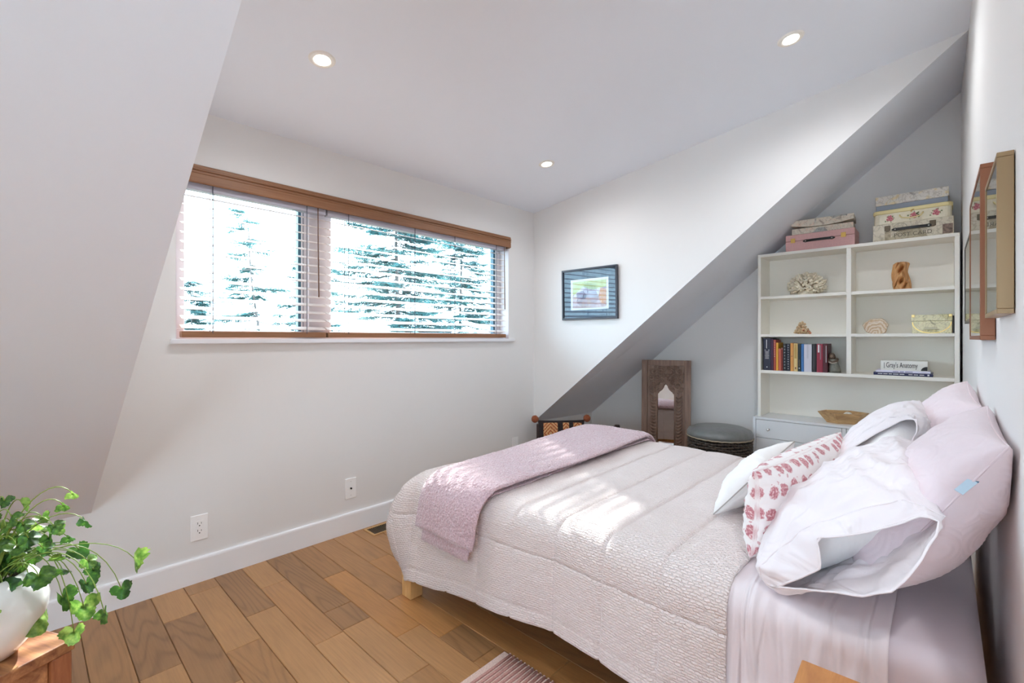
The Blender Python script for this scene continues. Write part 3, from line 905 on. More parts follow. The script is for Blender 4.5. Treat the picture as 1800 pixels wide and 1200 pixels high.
bk = [
    ('navy_book', 1344.0, 1357.5, 0.240, 0.17, cv('navy', (34, 36, 58)), 'tallest book, dark navy with white spine print, at the left end of the row', lines(7, 0.36, 0.62, 0.34, WT, r2) + [('bar', 0.68, 0.95, 0.02, 0.10, WT), ('dot', 0.10, 0, 0, 0, WT)]),
    ('purple_book', 1357.9, 1362.6, 0.236, 0.165, cv('purple', (70, 34, 62)), 'tall dark purple book against the navy book', []),
    ('brick_book', 1363.0, 1367.2, 0.226, 0.15, cv('brick', (178, 82, 66)), 'tall brick red book left of the yellow book', lines(9, 0.45, 0.92, 0.22, WT, r2)),
    ('yellow_book', 1367.6, 1371.6, 0.206, 0.15, cv('yellow', (226, 168, 62)), 'narrow bright yellow book left of a short salmon book', []),
    ('salmon_book', 1372.0, 1376.8, 0.162, 0.12, cv('salmon', (190, 96, 78)), 'short salmon red book right of the yellow book', []),
    ('thin_book', 1377.2, 1380.0, 0.170, 0.12, cv('thin_red', (140, 60, 52)), 'very thin short dark red book right of the salmon book', [('bar', 0.92, 0.98, -0.3, 0.3, WT)]),
    ('black_paperback', 1380.4, 1386.4, 0.198, 0.13, cv('black1', (38, 36, 40)), 'black paperback with white spine lettering, left of its black neighbour', lines(8, 0.1, 0.9, 0.2, WT, r2)),
    ('black_paperback', 1386.8, 1393.0, 0.198, 0.13, cv('black2', (28, 32, 48)), 'blue-black paperback with white spine lettering left of the orange book', lines(11, 0.08, 0.94, 0.2, WT, r2)),
    ('orange_book', 1393.5, 1399.0, 0.204, 0.13, cv('orange', (220, 156, 84)), 'orange paperback left of the cream book', [('bar', 0.52, 0.54, -0.28, 0.28, cv('ob', (150, 90, 50)))]),
    ('cream_book', 1399.4, 1406.4, 0.202, 0.13, cv('cream', (222, 194, 134)), 'cream paperback with an olive upper spine', [('bar', 0.46, 0.97, -0.28, 0.28, cv('olive', (186, 152, 84))), ('bar', 0.08, 0.15, -0.15, 0.15, cv('ob2', (120, 60, 40)))]),
    ('green_book', 1406.8, 1412.0, 0.198, 0.13, cv('darkgreen', (26, 40, 44)), 'dark green book with a white dot left of the blue book', [('dot', 0.12, 0, 0, 0, WT)] + lines(5, 0.2, 0.4, 0.15, GLD, r2)),
    ('blue_book', 1412.4, 1417.0, 0.198, 0.13, cv('blue', (66, 118, 176)), 'plain mid blue book left of the thick white book', []),
    ('white_book', 1417.4, 1430.4, 0.196, 0.14, cv('white', (208, 206, 216)), 'thick white paperback in the middle of the row', lines(12, 0.5, 0.95, 0.12, cv('gry', (150, 150, 160)), r2)),
    ('black_hardback', 1430.9, 1438.4, 0.198, 0.14, cv('black3', (26, 22, 28)), 'black hardback between the white and the red book', [('bar', 0.1, 0.95, 0.05, 0.12, cv('gr2', (90, 84, 92)))]),
    ('red_book', 1438.8, 1449.0, 0.199, 0.14, cv('red', (150, 40, 62)), 'red hardback with white label at the top of the spine', [('bar', 0.70, 0.97, 0.05, 0.28, WT), ('bar', 0.45, 0.95, -0.22, -0.06, cv('gr3', (140, 110, 118)))]),
    ('maroon_book', 1449.4, 1456.8, 0.201, 0.15, cv('maroon', (84, 26, 36)), 'dark maroon hardback at the right end, beside the stone figure', [('bar', 0.35, 0.93, -0.24, -0.14, WT)]),
]
for n_, a, b_, h, d, m_, lab, sp in bk:
    y0 = Y(a); w = Y(a) - Y(b_)
    book(n_, y0, w, h, d, m_, lab, group=GB, spine=sp)
# ---- stone figure, a hooded kneeling person, beside the books
t = thing('stone_figurine', 'small grey stone figurine of a hooded sitting monk leaning by the maroon book', 'figurine', (3.86, 0.553, 0.960))
STONE = plain('soapstone', S(120, 118, 108), 0.5, noise=0.25, nscale=50)
STONB = plain('soapstone_brown', S(96, 78, 64), 0.5, noise=0.2, nscale=50)
def blob(sections, n=18):
    V = []
    for (cx, cy, z, rx, ry) in sections:
        for k in range(n):
            a = 2 * PI * k / n
            fold = 1 + 0.05 * math.sin(6 * a + z * 40)
            V.append((cx + rx * fold * math.cos(a), cy + ry * fold * math.sin(a), z))
    F = grid_faces(len(sections), n, False, True) + [tuple(range(n - 1, -1, -1)), tuple((len(sections) - 1) * n + k for k in range(n))]
    return V, F
ob('robe', blob([(0, -0.004, 0, 0.034, 0.036), (0, -0.004, 0.02, 0.034, 0.036), (0, -0.002, 0.045, 0.030, 0.032), (0, 0.002, 0.068, 0.026, 0.027), (0, 0.006, 0.085, 0.023, 0.024), (0, 0.010, 0.098, 0.016, 0.017)]), STONE, t, smooth=True)
ob('hood', blob([(0, 0.010, 0.093, 0.018, 0.019), (0, 0.012, 0.108, 0.021, 0.021), (0, 0.013, 0.124, 0.018, 0.018), (0, 0.013, 0.134, 0.010, 0.010), (0, 0.013, 0.138, 0.003, 0.003)]), STONB, t, smooth=True)
ob('face', sph((-0.016, 0.013, 0.113), 0.0105, 12, 8, (0.6, 0.9, 1.1)), plain('stone_face', S(150, 128, 108), 0.6), t, smooth=True)
ob('arms', tube([(-0.010, 0.032, 0.092), (-0.026, 0.026, 0.078), (-0.034, 0.004, 0.072), (-0.028, -0.020, 0.084), (-0.012, -0.020, 0.096)], [0.009, 0.009, 0.008, 0.009, 0.009], 10), STONB, t, smooth=True)
ob('sleeve_edge', tube([(-0.030, 0.030, 0.074), (-0.041, 0.006, 0.066), (-0.034, -0.020, 0.072)], 0.0028, 8), plain('stone_pale', S(214, 206, 190), 0.5), t, smooth=True)

# ---- three books lying flat in the lower right compartment
def flat_book(name, y0, y1, z, h, d, cover, label, x=3.825, rz=0.0):
    t = thing(name, label, 'book', (x, (y0 + y1) / 2, z), rz=rz, group='books lying flat in the lower right compartment')
    w = y1 - y0
    c = 0.0025
    poly = [(0.003 * (a / 4) ** 2, h / 2 + a / 4 * h / 2) for a in range(-4, 5)]
    poly += [(d, h), (d, h - c), (0.006, h - c), (0.006, c), (d, c), (d, 0)]
    ob('cover', ([(p[0], p[1], p[2]) for p in [(q[0], s, q[1]) for s in (-w / 2, w / 2) for q in poly]], prism(poly, 0, 1, 'y')[1]), cover, t)
    ob('pages', box(0.0062, d - 0.004, -w / 2 + 0.004, w / 2 - 0.004, c + 0.0002, h - c - 0.0002), PAGE, t)
    return t
b1 = flat_book('dark_blue_book', 0.046, 0.334, 0.960, 0.0185, 0.19, cv('deepblue', (30, 32, 78)), 'dark blue book lying at the bottom of the flat pile of three')
def print_bars(book_, z, h, spans, mat):
    for y0, y1 in spans: ob('spine_print', box(-0.0005, 0.003, y0, y1, z, z + h), mat, book_)
print_bars(b1, 0.0072, 0.0042, [(0.098, 0.122), (0.072, 0.094), (0.050, 0.067), (0.018, 0.045), (-0.010, 0.013), (-0.050, -0.030), (-0.076, -0.055), (-0.104, -0.082)], WT)
ob('spine_mark', box(-0.0006, 0.002, -0.128, -0.119, 0.005, 0.014), WT, b1)
b2 = flat_book('white_thin_book', 0.058, 0.322, 0.9788, 0.0135, 0.18, cv('lilacwhite', (224, 222, 240)), 'thin white book in the middle of the flat pile of three')
print_bars(b2, 0.0048, 0.0036, [(0.018, 0.046), (-0.008, 0.012), (-0.050, -0.014)], cv('ink3', (70, 66, 120)))
b3 = flat_book('anatomy_book', 0.070, 0.296, 0.9926, 0.062, 0.17, cv('paperwhite', (232, 230, 224)), 'thick white anatomy book with black lettering on top of the flat pile')
INKB = plain('print_black', (0.012, 0.012, 0.014), 0.5)
def serif(parent):
    front_text(parent, "Gray's Anatomy", 0.047, -0.0008, 0.010, 0.033, INKB, 0.50)
serif(b3)
ob('spine_band', box(-0.0006, 0.004, 0.094, 0.098, 0.012, 0.050), plain('grey_print', S(150, 150, 150), 0.5), b3)
V = [(-0.0007, -0.112, 0.003)] + [(-0.0007, -0.112 - 0.030 * math.cos(a), 0.003 + 0.026 * math.sin(a)) for a in [PI / 2 + PI / 2 * k / 12 for k in range(13)]]
ob('spine_corner', (V, [(0, k + 1, k + 2) for k in range(12)]), INKB, b3, fixn=False)

# ---- faceted wooden tray on the dresser
TRW = wood('tray_wood', S(170, 130, 86), S(226, 188, 136), (10, 2, 10), 0.5, 4.0, 0.3)
t = thing('wooden_tray', 'six-sided wooden tray with slanted sides standing on the dresser', 'tray', (3.900, 0.508, DT - 0.001), rz=0.45)
def hexr(s, z): return [(s * 0.105 * math.cos(a) * 1.0, s * 0.155 * math.sin(a), z) for a in [2 * PI * (k + 0.5) / 6 for k in range(6)]]
H0, H1, H2, H3 = hexr(0.62, 0.0), hexr(1.0, 0.075), hexr(0.92, 0.075), hexr(0.58, 0.010)
V = H0 + H1 + H2 + H3
F = [tuple(range(5, -1, -1)), tuple(18 + k for k in range(6))]
for L_ in range(3): F += [(L_ * 6 + k, L_ * 6 + (k + 1) % 6, L_ * 6 + 6 + (k + 1) % 6, L_ * 6 + 6 + k) for k in range(6)]
ob('bowl', (V, F), TRW, t, bevel=0.0012)
t2 = thing('leather_case', 'small brown leather case lying in the wooden tray', 'case', (3.895, 0.535, DT + 0.012), rz=0.3)
ob('case', box(-0.03, 0.03, -0.045, 0.03, 0, 0.048), plain('brown_leather', S(96, 62, 40), 0.5), t2, bevel=0.006, seg=3)
t2 = thing('seashell', 'small white spotted seashell lying in the wooden tray', 'shell', (3.905, 0.480, DT + 0.012))
ob('shell', sph((0, 0, 0.033), 0.03, 16, 10, (0.8, 1.0, 1.1)), plain('shell_white', S(226, 216, 206), 0.3, noise=0.5, nscale=55), t2, smooth=True)

# ---- carved mirror leaning at the alcove wall
MW, MH = 0.408, 1.008
t = thing('carved_mirror', 'tall carved wooden mirror with a pointed arch, leaning on the alcove wall', 'mirror', (3.815, 1.757, 0.0), rz=0.324)
t.rotation_euler = (0, math.radians(3.0), 0.324)
CW = wood('carved_wood', S(112, 86, 72), S(164, 134, 116), (14, 14, 1.2), 0.55, 3.0, 0.3)
hw = MW / 2
def mb(y0, y1, z0, z1, x0, x1): return box(x0, x1, y0, y1, z0, z1)
fr = 0.050
ob('frame_stile', mb(-hw, -hw + fr, 0, MH, -0.022, 0.012), CW, t, bevel=0.004)
ob('frame_stile', mb(hw - fr, hw, 0, MH, -0.022, 0.012), CW, t, bevel=0.004)
ob('frame_rail', mb(-hw + fr + 0.0003, hw - fr - 0.0003, MH - fr, MH, -0.021, 0.012), CW, t, bevel=0.004)
ob('frame_rail', mb(-hw + fr + 0.0003, hw - fr - 0.0003, 0, fr, -0.021, 0.012), CW, t, bevel=0.004)
# panel with an ogee arch opening
ow, zs, zt = 0.070, 0.705, 0.800
arch = [(ow, zs - 0.003), (ow * 0.98, zs + 0.006), (ow * 0.86, zs + 0.012), (ow * 0.80, zs + 0.022), (ow * 0.55, zs + 0.036), (ow * 0.40, zs + 0.048), (ow * 0.36, zs + 0.056), (ow * 0.29, zs + 0.062), (ow * 0.27, zs + 0.074), (ow * 0.13, zs + 0.084), (0.0, zt)]
edge = [(ow, 0.0505)] + arch
inner = edge + [(-y, z) for y, z in reversed(edge[:-1])]
outer = []
pw = hw - fr - 0.0006
pt = MH - fr - 0.0006
na_ = len(arch)
def outer_of(k):      # k: index in arch
    if k <= 4: return (pw, zs + (pt - zs) * k / 4)
    return (pw * (1 - (k - 4) / (na_ - 1 - 4)), pt)
half = [(pw, 0.0505)] + [outer_of(k) for k in range(na_)]
outer = half + [(-y, z) for y, z in reversed(half[:-1])]
n = len(inner)
V = []
for x in (-0.006, 0.004):
    V += [(x, y, z) for y, z in inner] + [(x, y, z) for y, z in outer]
F = []
for k in range(n - 1):
    F += [(k, k + 1, n + k + 1, n + k), (2 * n + k, 3 * n + k, 3 * n + k + 1, 2 * n + k + 1), (k, 2 * n + k, 2 * n + k + 1, k + 1), (n + k, n + k + 1, 3 * n + k + 1, 3 * n + k)]
F += [(0, n, 3 * n, 2 * n), (n - 1, 3 * n - 1, 4 * n - 1, 2 * n - 1)]
ob('arch_panel', (V, F), CW, t)
ob('arch_rim', tube([(-0.008, y * 1.04, z + (0.004 if z > zs else 0)) for y, z in inner], 0.0055, 6), CW, t, smooth=True)
MIRR = plain('mirror_silver', (0.86, 0.86, 0.85), 0.015, 1.0)
ob('mirror_glass', box(0.0045, 0.0085, -ow - 0.02, ow + 0.02, 0.06, zt + 0.02), MIRR, t)
# rope-carved columns and leaf scrolls
def scroll(cy, cz, r, turns, s, th=0.0052, ph=0.0):
    P = []
    for k in range(22):
        u = k / 21
        a = ph + s * u * turns * 2 * PI
        rr = r * (1 - 0.8 * u)
        P.append((-0.009 - 0.006 * u, cy + rr * math.cos(a), cz + rr * math.sin(a)))
    return tube(P, [th * (0.7 + 0.5 * math.sin(PI * k / 21)) for k in range(22)], 6)
for s in (-1, 1):
    c = []
    for k in range(23):
        z = 0.075 + k * 0.0272
        c.append(tube([(-0.006, s * (ow + 0.014), z + 0.014), (-0.014, s * (ow + 0.028), z + 0.006), (-0.014, s * (ow + 0.044), z + 0.012), (-0.006, s * (ow + 0.060), z + 0.028)], [0.006, 0.0085, 0.0085, 0.005], 7))
    ob('carved_column', join(*c), CW, t, smooth=True)
    sc = []
    for cy, cz, r, tn, ph in ((0.045, 0.900, 0.036, 1.4, 0.4), (0.120, 0.905, 0.034, 1.4, 2.0), (0.075, 0.850, 0.032, 1.5, 4.0), (0.135, 0.840, 0.030, 1.4, 1.0), (0.110, 0.785, 0.032, 1.4, 3.0), (0.140, 0.745, 0.024, 1.3, 0.5), (0.055, 0.815, 0.022, 1.2, 5.0), (0.020, 0.868, 0.020, 1.2, 1.5), (0.085, 0.940, 0.020, 1.1, 4.4), (0.025, 0.928, 0.018, 1.1, 0.2)):
        sc.append(scroll(s * cy * 0.9, cz + 0.008, r * 0.95, tn, s, 0.0052, ph if s > 0 else PI - ph))
    lv = []
    for k in range(64):
        y = rnd.uniform(0.012, pw - 0.012); z = rnd.uniform(zs + 0.01, pt - 0.012)
        if z < zs + 0.115 and y < 0.012 + ow * (1 - (z - zs) / 0.115): continue
        a = rnd.uniform(0, PI)
        e = Vector((0, math.cos(a), math.sin(a))) * 0.012
        c_ = Vector((-0.008, s * y, z))
        lv.append(tube([c_ - e, c_ - e * 0.3 + Vector((-0.005, 0, 0)), c_ + e * 0.5 + Vector((-0.004, 0, 0)), c_ + e * 1.1], [0.0012, 0.0048, 0.0042, 0.001], 6))
    ob('leaf_carving', join(*sc), CW, t, smooth=True)
    ob('small_leaves', join(*lv), CW, t, smooth=True)

# ---- wicker ottoman with a leather lid
t = thing('wicker_ottoman', 'round black wicker ottoman with a grey leather cushion top', 'ottoman', (3.60, 1.232, 0.0))
WICK = plain('black_wicker', S(72, 62, 54), 0.45, noise=0.3, nscale=120)
R = 0.226
ob('basket_core', lathe([(0.0, 0.0), (R - 0.022, 0.0), (R - 0.012, 0.25), (R - 0.014, 0.455), (0.0, 0.455)], 48), plain('wicker_core', (0.012, 0.010, 0.009), 0.8), t)
for k in range(24):
    z = 0.010 + k * 0.0186
    pts = []
    for q in range(150):
        a = 2 * PI * q / 150
        rr = R - 0.012 + 0.0075 * math.sin(30 * a + (k % 2) * PI)
        pts.append((rr * math.cos(a), rr * math.sin(a), z + 0.0035 * math.sin(5 * a + k * 1.7)))
    ob('woven_strand', tube(pts, 0.0078, 6, True), WICK, t, smooth=True)
LEA = plain('grey_leather', S(112, 113, 111), 0.36, noise=0.12, nscale=25, bmp=0.25, bscale=60, bdist=0.004)
ob('cushion_top', lathe([(0.0, 0.456), (R - 0.006, 0.456), (R + 0.004, 0.468), (R + 0.004, 0.492), (R - 0.008, 0.512), (R - 0.05, 0.530), (R - 0.11, 0.538), (0.0, 0.541)], 56), LEA, t, smooth=True)
ob('stitched_edge', tube([((R + 0.002) * math.cos(2 * PI * q / 64), (R + 0.002) * math.sin(2 * PI * q / 64), 0.462 + 0.002 * math.sin(q * 2.4)) for q in range(64)], 0.006, 6, True), plain('jute_edge', S(150, 138, 118), 0.7, noise=0.4, nscale=200), t, smooth=True)

# ---- low dark bench in the corner, with an embroidered cushion
ang = math.atan2(2.03 - 2.55, 3.48 - 3.05)
t = thing('corner_bench', 'low dark wooden bench with back rail, in the corner under the soffit', 'bench', (3.265, 2.29, 0), rz=ang)
BW = wood('dark_bench_wood', S(40, 26, 24), S(72, 48, 42), (2, 14, 14), 0.45, 4.0, 0.2)
L2 = 0.335
for s in (-1, 1):
    ob('back_post', box(s * L2 - 0.02, s * L2 + 0.02, -0.02, 0.02, 0, 0.458), BW, t, bevel=0.005)
    ob('front_leg', box(s * L2 - 0.02, s * L2 + 0.02, -0.28, -0.24, 0, 0.26), BW, t, bevel=0.004)
ob('top_rail', box(-L2 + 0.02, L2 - 0.02, -0.012, 0.012, 0.395, 0.448), BW, t, bevel=0.005)
ob('lower_rail', box(-L2 + 0.02, L2 - 0.02, -0.010, 0.010, 0.30, 0.33), BW, t, bevel=0.003)
ob('seat', box(-L2 - 0.02, L2 + 0.02, -0.30, -0.0205, 0.2605, 0.285), BW, t, bevel=0.004)
# ================================================================ PICTURES
t = thing('framed_picture', 'black framed mountain landscape print behind glass, on the dormer side wall', 'picture', (XC, 2.0825, 1.5585))
t.rotation_euler = (0, math.radians(-1.0), 0)
FB = plain('black_frame', S(44, 44, 56), 0.35)
w2, h2, fw = 0.2635, 0.2075, 0.016
for nm, b_ in (('frame_side', box(-0.030, -0.006, -w2, w2, h2 - fw, h2)), ('frame_side', box(-0.030, -0.006, -w2, w2, -h2, -h2 + fw)),
               ('frame_side', box(-0.030, -0.006, -w2, -w2 + fw, -h2 + fw, h2 - fw)), ('frame_side', box(-0.030, -0.006, w2 - fw, w2, -h2 + fw, h2 - fw))):
    ob(nm, b_, FB, t, bevel=0.002)
ob('mat_board', box(-0.014, -0.008, -w2 + fw, w2 - fw, -h2 + fw, h2 - fw), plain('navy_mat', S(58, 80, 102), 0.8), t)
ob('white_border', box(-0.0148, -0.0142, -0.180, 0.180, -0.128, 0.122), plain('white_border', S(236, 236, 240), 0.7), t)
pr = paper('landscape_print', S(200, 170, 176), (S(150, 116, 130), S(222, 190, 170)), 14, stain=S(170, 140, 160))
ob('print', box(-0.0153, -0.0149, -0.160, 0.160, -0.112, 0.104), pr, t)
def flat(P, x): return [(x, -y, z) for y, z in P], [tuple(range(len(P)))]
ob('print_sky', flat([(-0.16, 0.0), (0.16, 0.03), (0.16, 0.104), (-0.16, 0.104)], -0.0155), paper('print_sky', S(196, 206, 140), (S(160, 176, 110), S(214, 220, 176)), 9, lines=False), t, fixn=False)
ob('print_ridge', flat([(-0.16, -0.02), (-0.115, 0.02), (-0.055, 0.060), (0.0, 0.038), (0.05, 0.030), (0.11, 0.042), (0.16, 0.046), (0.16, -0.02), (0.02, -0.03)], -0.0157), paper('print_snow', S(212, 208, 222), (S(160, 150, 178), S(230, 228, 236)), 12), t, fixn=False)
ob('print_slope', flat([(-0.12, 0.010), (-0.06, 0.028), (-0.02, -0.012), (-0.04, -0.045), (-0.12, -0.030)], -0.0159), paper('print_violet', S(132, 116, 150), (S(96, 84, 116), S(170, 156, 180)), 20), t, fixn=False)
ob('print_trees', flat([(0.105, 0.040), (0.16, 0.030), (0.16, -0.09), (0.11, -0.08), (0.09, -0.03)], -0.0159), paper('print_orange', S(214, 150, 112), (S(180, 110, 84), S(226, 186, 130)), 26), t, fixn=False)
ob('glazing', box(-0.0215, -0.0205, -w2 + fw, w2 - fw, -h2 + fw, h2 - fw), GLAZE, t)

def wall_frame(x0, x1, z0, z1, d, fwid, mat, label, name='wall_frame', back=None):
    xm = (x0 + x1) / 2
    t = thing(name, label, 'picture frame', (xm, wr(xm), (z0 + z1) / 2), rz=0.0085)
    a, h = (x1 - x0) / 2, (z1 - z0) / 2
    y0 = 0.0015
    for b_ in (box(-a, a, y0, d, h - fwid, h), box(-a, a, y0, d, -h, -h + fwid), box(-a, -a + fwid, y0, d, -h + fwid, h - fwid), box(a - fwid, a, y0, d, -h + fwid, h - fwid)):
        ob('frame_side', b_, mat, t, bevel=0.001)
    ob('artwork', box(-a + fwid, a - fwid, y0 + 0.001, d - 0.0040, -h + fwid, h - fwid), back, t)
    gm = plain('glossy_glazing', (0.20, 0.20, 0.19), 0.02, spec=0.8)
    ob('glazing', box(-a + fwid, a - fwid, d - 0.0036, d - 0.0016, -h + fwid, h - fwid), GLASS, t)
ART = plain('muted_print', S(150, 140, 122), 0.7, noise=0.3, nscale=12)
wall_frame(1.36, 1.665, 1.250, 1.578, 0.026, 0.010, plain('champagne_metal', S(158, 130, 94), 0.4, 0.35), 'champagne gold picture frame nearest the viewer, in front of the copper frame', back=ART)
wall_frame(1.76, 2.29, 1.195, 1.667, 0.030, 0.012, plain('copper_metal', S(146, 92, 62), 0.4, 0.3), 'tall copper brown picture frame behind the champagne frame on the bed head wall', back=ART)
wall_frame(2.36, 2.80, 1.262, 1.592, 0.026, 0.010, plain('dark_metal', S(84, 78, 72), 0.4, 0.4), 'thin dark picture frame furthest from the viewer on the bed head wall', back=ART)

# ================================================================ BED
BX0, BX1, BY0, BY1, BT = 1.265, 2.655, -0.066, 1.875, 0.553
PINE = wood('pine', S(206, 156, 96), S(232, 192, 134), (10, 10, 1.5), 0.5, 4.0, 0.15)
t = thing('bed', 'double bed with pine legs and pale pink fitted mattress', 'bed', (2.0, 0.9, 0))
def lb(x0, x1, y0, y1, z0, z1): return box(x0 - 2.0, x1 - 2.0, y0 - 0.9, y1 - 0.9, z0, z1)
for x in (1.247, 2.640):
    for y in (1.811, 0.02):
        ob('leg', lb(x - 0.034, x + 0.034, y - 0.036, y + 0.036, 0.0, 0.245), PINE, t, bevel=0.004)
for x in (1.30, 2.59): ob('side_rail', lb(x - 0.015, x + 0.015, 0.06, 1.77, 0.16, 0.24), PINE, t, bevel=0.003)
for y in (0.10, 1.77): ob('end_rail', lb(1.30, 2.59, y - 0.015, y + 0.015, 0.16, 0.24), PINE, t, bevel=0.003)
for k in range(9): ob('bed_slat', lb(1.28, 2.61, 0.15 + k * 0.19, 0.24 + k * 0.19, 0.2405, 0.258), PINE, t)

def cloth(name, base, rough=0.85, weave=1400.0, wb=0.10, fold=0.25, fscale=9.0, sheen=0.25, extra=None, fdist=0.02, uvs=(1, 1, 1), det=5.0):
    m, nt, b = nmat(name)
    b.inputs['Base Color'].default_value = tuple(base) + (1,)
    b.inputs['Roughness'].default_value = rough
    b.inputs['Specular IOR Level'].default_value = 0.2
    b.inputs['Sheen Weight'].default_value = sheen
    v = coords(nt, 'UV', uvs)
    n = nd(nt, 'ShaderNodeTexNoise', Scale=fscale, Detail=det, Roughness=0.5, Distortion=1.0)
    nt.links.new(v, n.inputs['Vector'])
    b1 = nd(nt, 'ShaderNodeBump', Strength=fold, Distance=fdist); nt.links.new(n.outputs[0], b1.inputs['Height'])
    n2 = nd(nt, 'ShaderNodeTexNoise', Scale=weave, Detail=1.0); nt.links.new(v, n2.inputs['Vector'])
    b2 = nd(nt, 'ShaderNodeBump', Strength=wb, Distance=0.001); nt.links.new(n2.outputs[0], b2.inputs['Height']); nt.links.new(b1.outputs[0], b2.inputs['Normal'])
    nt.links.new(b2.outputs[0], b.inputs['Normal'])
    return m, nt, b, v, b1, b2
PKSHEET = cloth('pink_sheet', S(232, 221, 223), fold=0.9, fscale=4.0, fdist=0.03, uvs=(0.7, 5.0, 1.0), det=1.2)[0]
FITTED = cloth('fitted_sheet', S(224, 211, 215), fold=0.08, fscale=4)[0]

def rounded_block(x0, x1, y0, y1, z0, z1, r, n=8, nz=10):
    pts = []
    def ring(ins, z):
        rr = max(0.012, r - ins)
        P = []
        for cx, cy, a0 in ((x1 - r, y1 - r, 0), (x0 + r, y1 - r, 90), (x0 + r, y0 + r, 180), (x1 - r, y0 + r, 270)):
            for k in range(n):
                a = math.radians(a0 + 90 * k / (n - 1)); P.append((cx + rr * math.cos(a), cy + rr * math.sin(a), z))
        return P
    e = 0.055
    zs = [(e * (1 - math.sin(a)), z0 + e * (1 - math.cos(a))) for a in [PI / 2 * k / 5 for k in range(6)]]
    zs += [(0.0, z0 + e + (z1 - z0 - 2 * e) * k / 4) for k in range(1, 4)]
    zs += [(e * (1 - math.cos(a)), z1 - e + e * math.sin(a)) for a in [PI / 2 * k / 5 for k in range(6)]]
    V = []
    for ins, z in zs: V += ring(ins, z)
    m = len(zs); q = 4 * n
    F = grid_faces(m, q, False, True) + [tuple(range(q - 1, -1, -1)), tuple((m - 1) * q + k for k in range(q))]
    return V, F
vf = rounded_block(BX0 - 2.0, BX1 - 2.0, BY0 - 0.9, BY1 - 0.055 - 0.9, 0.259, BT - 0.008, 0.09)
ob('mattress', vf, FITTED, t, smooth=True, uv=[(q[0], q[1] + q[2]) for q in vf[0]])

# ---- quilt
def quilt_mat():
    m, nt, b, v, b1, b2 = cloth('matelasse_quilt', S(237, 223, 219), wb=0.08, fold=0.10, fscale=7)
    # stitched dashes: elongated cells in staggered rows (uv in metres: u across the bed, v along it)
    n0 = nd(nt, 'ShaderNodeTexNoise', Scale=34.0, Detail=2.0); nt.links.new(v, n0.inputs['Vector'])
    ce = nd(nt, 'ShaderNodeVectorMath', _operation='SUBTRACT'); nt.links.new(n0.outputs['Color'], ce.inputs[0]); ce.inputs[1].default_value = (0.5, 0.5, 0.5)
    sc = nd(nt, 'ShaderNodeVectorMath', _operation='SCALE'); nt.links.new(ce.outputs[0], sc.inputs[0]); sc.inputs['Scale'].default_value = 0.013
    ad = nd(nt, 'ShaderNodeVectorMath', _operation='ADD'); nt.links.new(v, ad.inputs[0]); nt.links.new(sc.outputs[0], ad.inputs[1])
    mp = nt.nodes.new('ShaderNodeMapping'); mp.inputs['Rotation'].default_value = (0, 0, PI / 2)
    nt.links.new(ad.outputs[0], mp.inputs[0])
    br = nd(nt, 'ShaderNodeTexBrick', Scale=1.0); br.offset = 0.5; br.squash = 1.0
    br.inputs['Brick Width'].default_value = 0.0185; br.inputs['Row Height'].default_value = 0.0090
    br.inputs['Mortar Size'].default_value = 0.0026; br.inputs['Mortar Smooth'].default_value = 1.0
    nt.links.new(mp.outputs[0], br.inputs['Vector'])
    n4 = nd(nt, 'ShaderNodeTexNoise', Scale=120.0, Detail=2.0); nt.links.new(v, n4.inputs['Vector'])
    hh = nd(nt, 'ShaderNodeMath', _operation='MULTIPLY_ADD'); nt.links.new(n4.outputs[0], hh.inputs[0]); hh.inputs[1].default_value = -0.9; nt.links.new(br.outputs['Fac'], hh.inputs[2])
    b3 = nd(nt, 'ShaderNodeBump', Strength=0.9, Distance=0.0034, _invert=True)
    nt.links.new(hh.outputs[0], b3.inputs['Height']); nt.links.new(b2.outputs[0], b3.inputs['Normal'])
    nt.links.new(b3.outputs[0], b.inputs['Normal'])
    return m
QUILT = quilt_mat()

def smooth_h(a, r):
    """arc-length a past a rounded edge of radius r -> (outward offset, drop)"""
    q = r * PI / 2
    th = np.clip(a, 0, q) / r
    out = r * np.sin(th); dr = r * (1 - np.cos(th))
    return out, dr + np.maximum(a - q, 0)

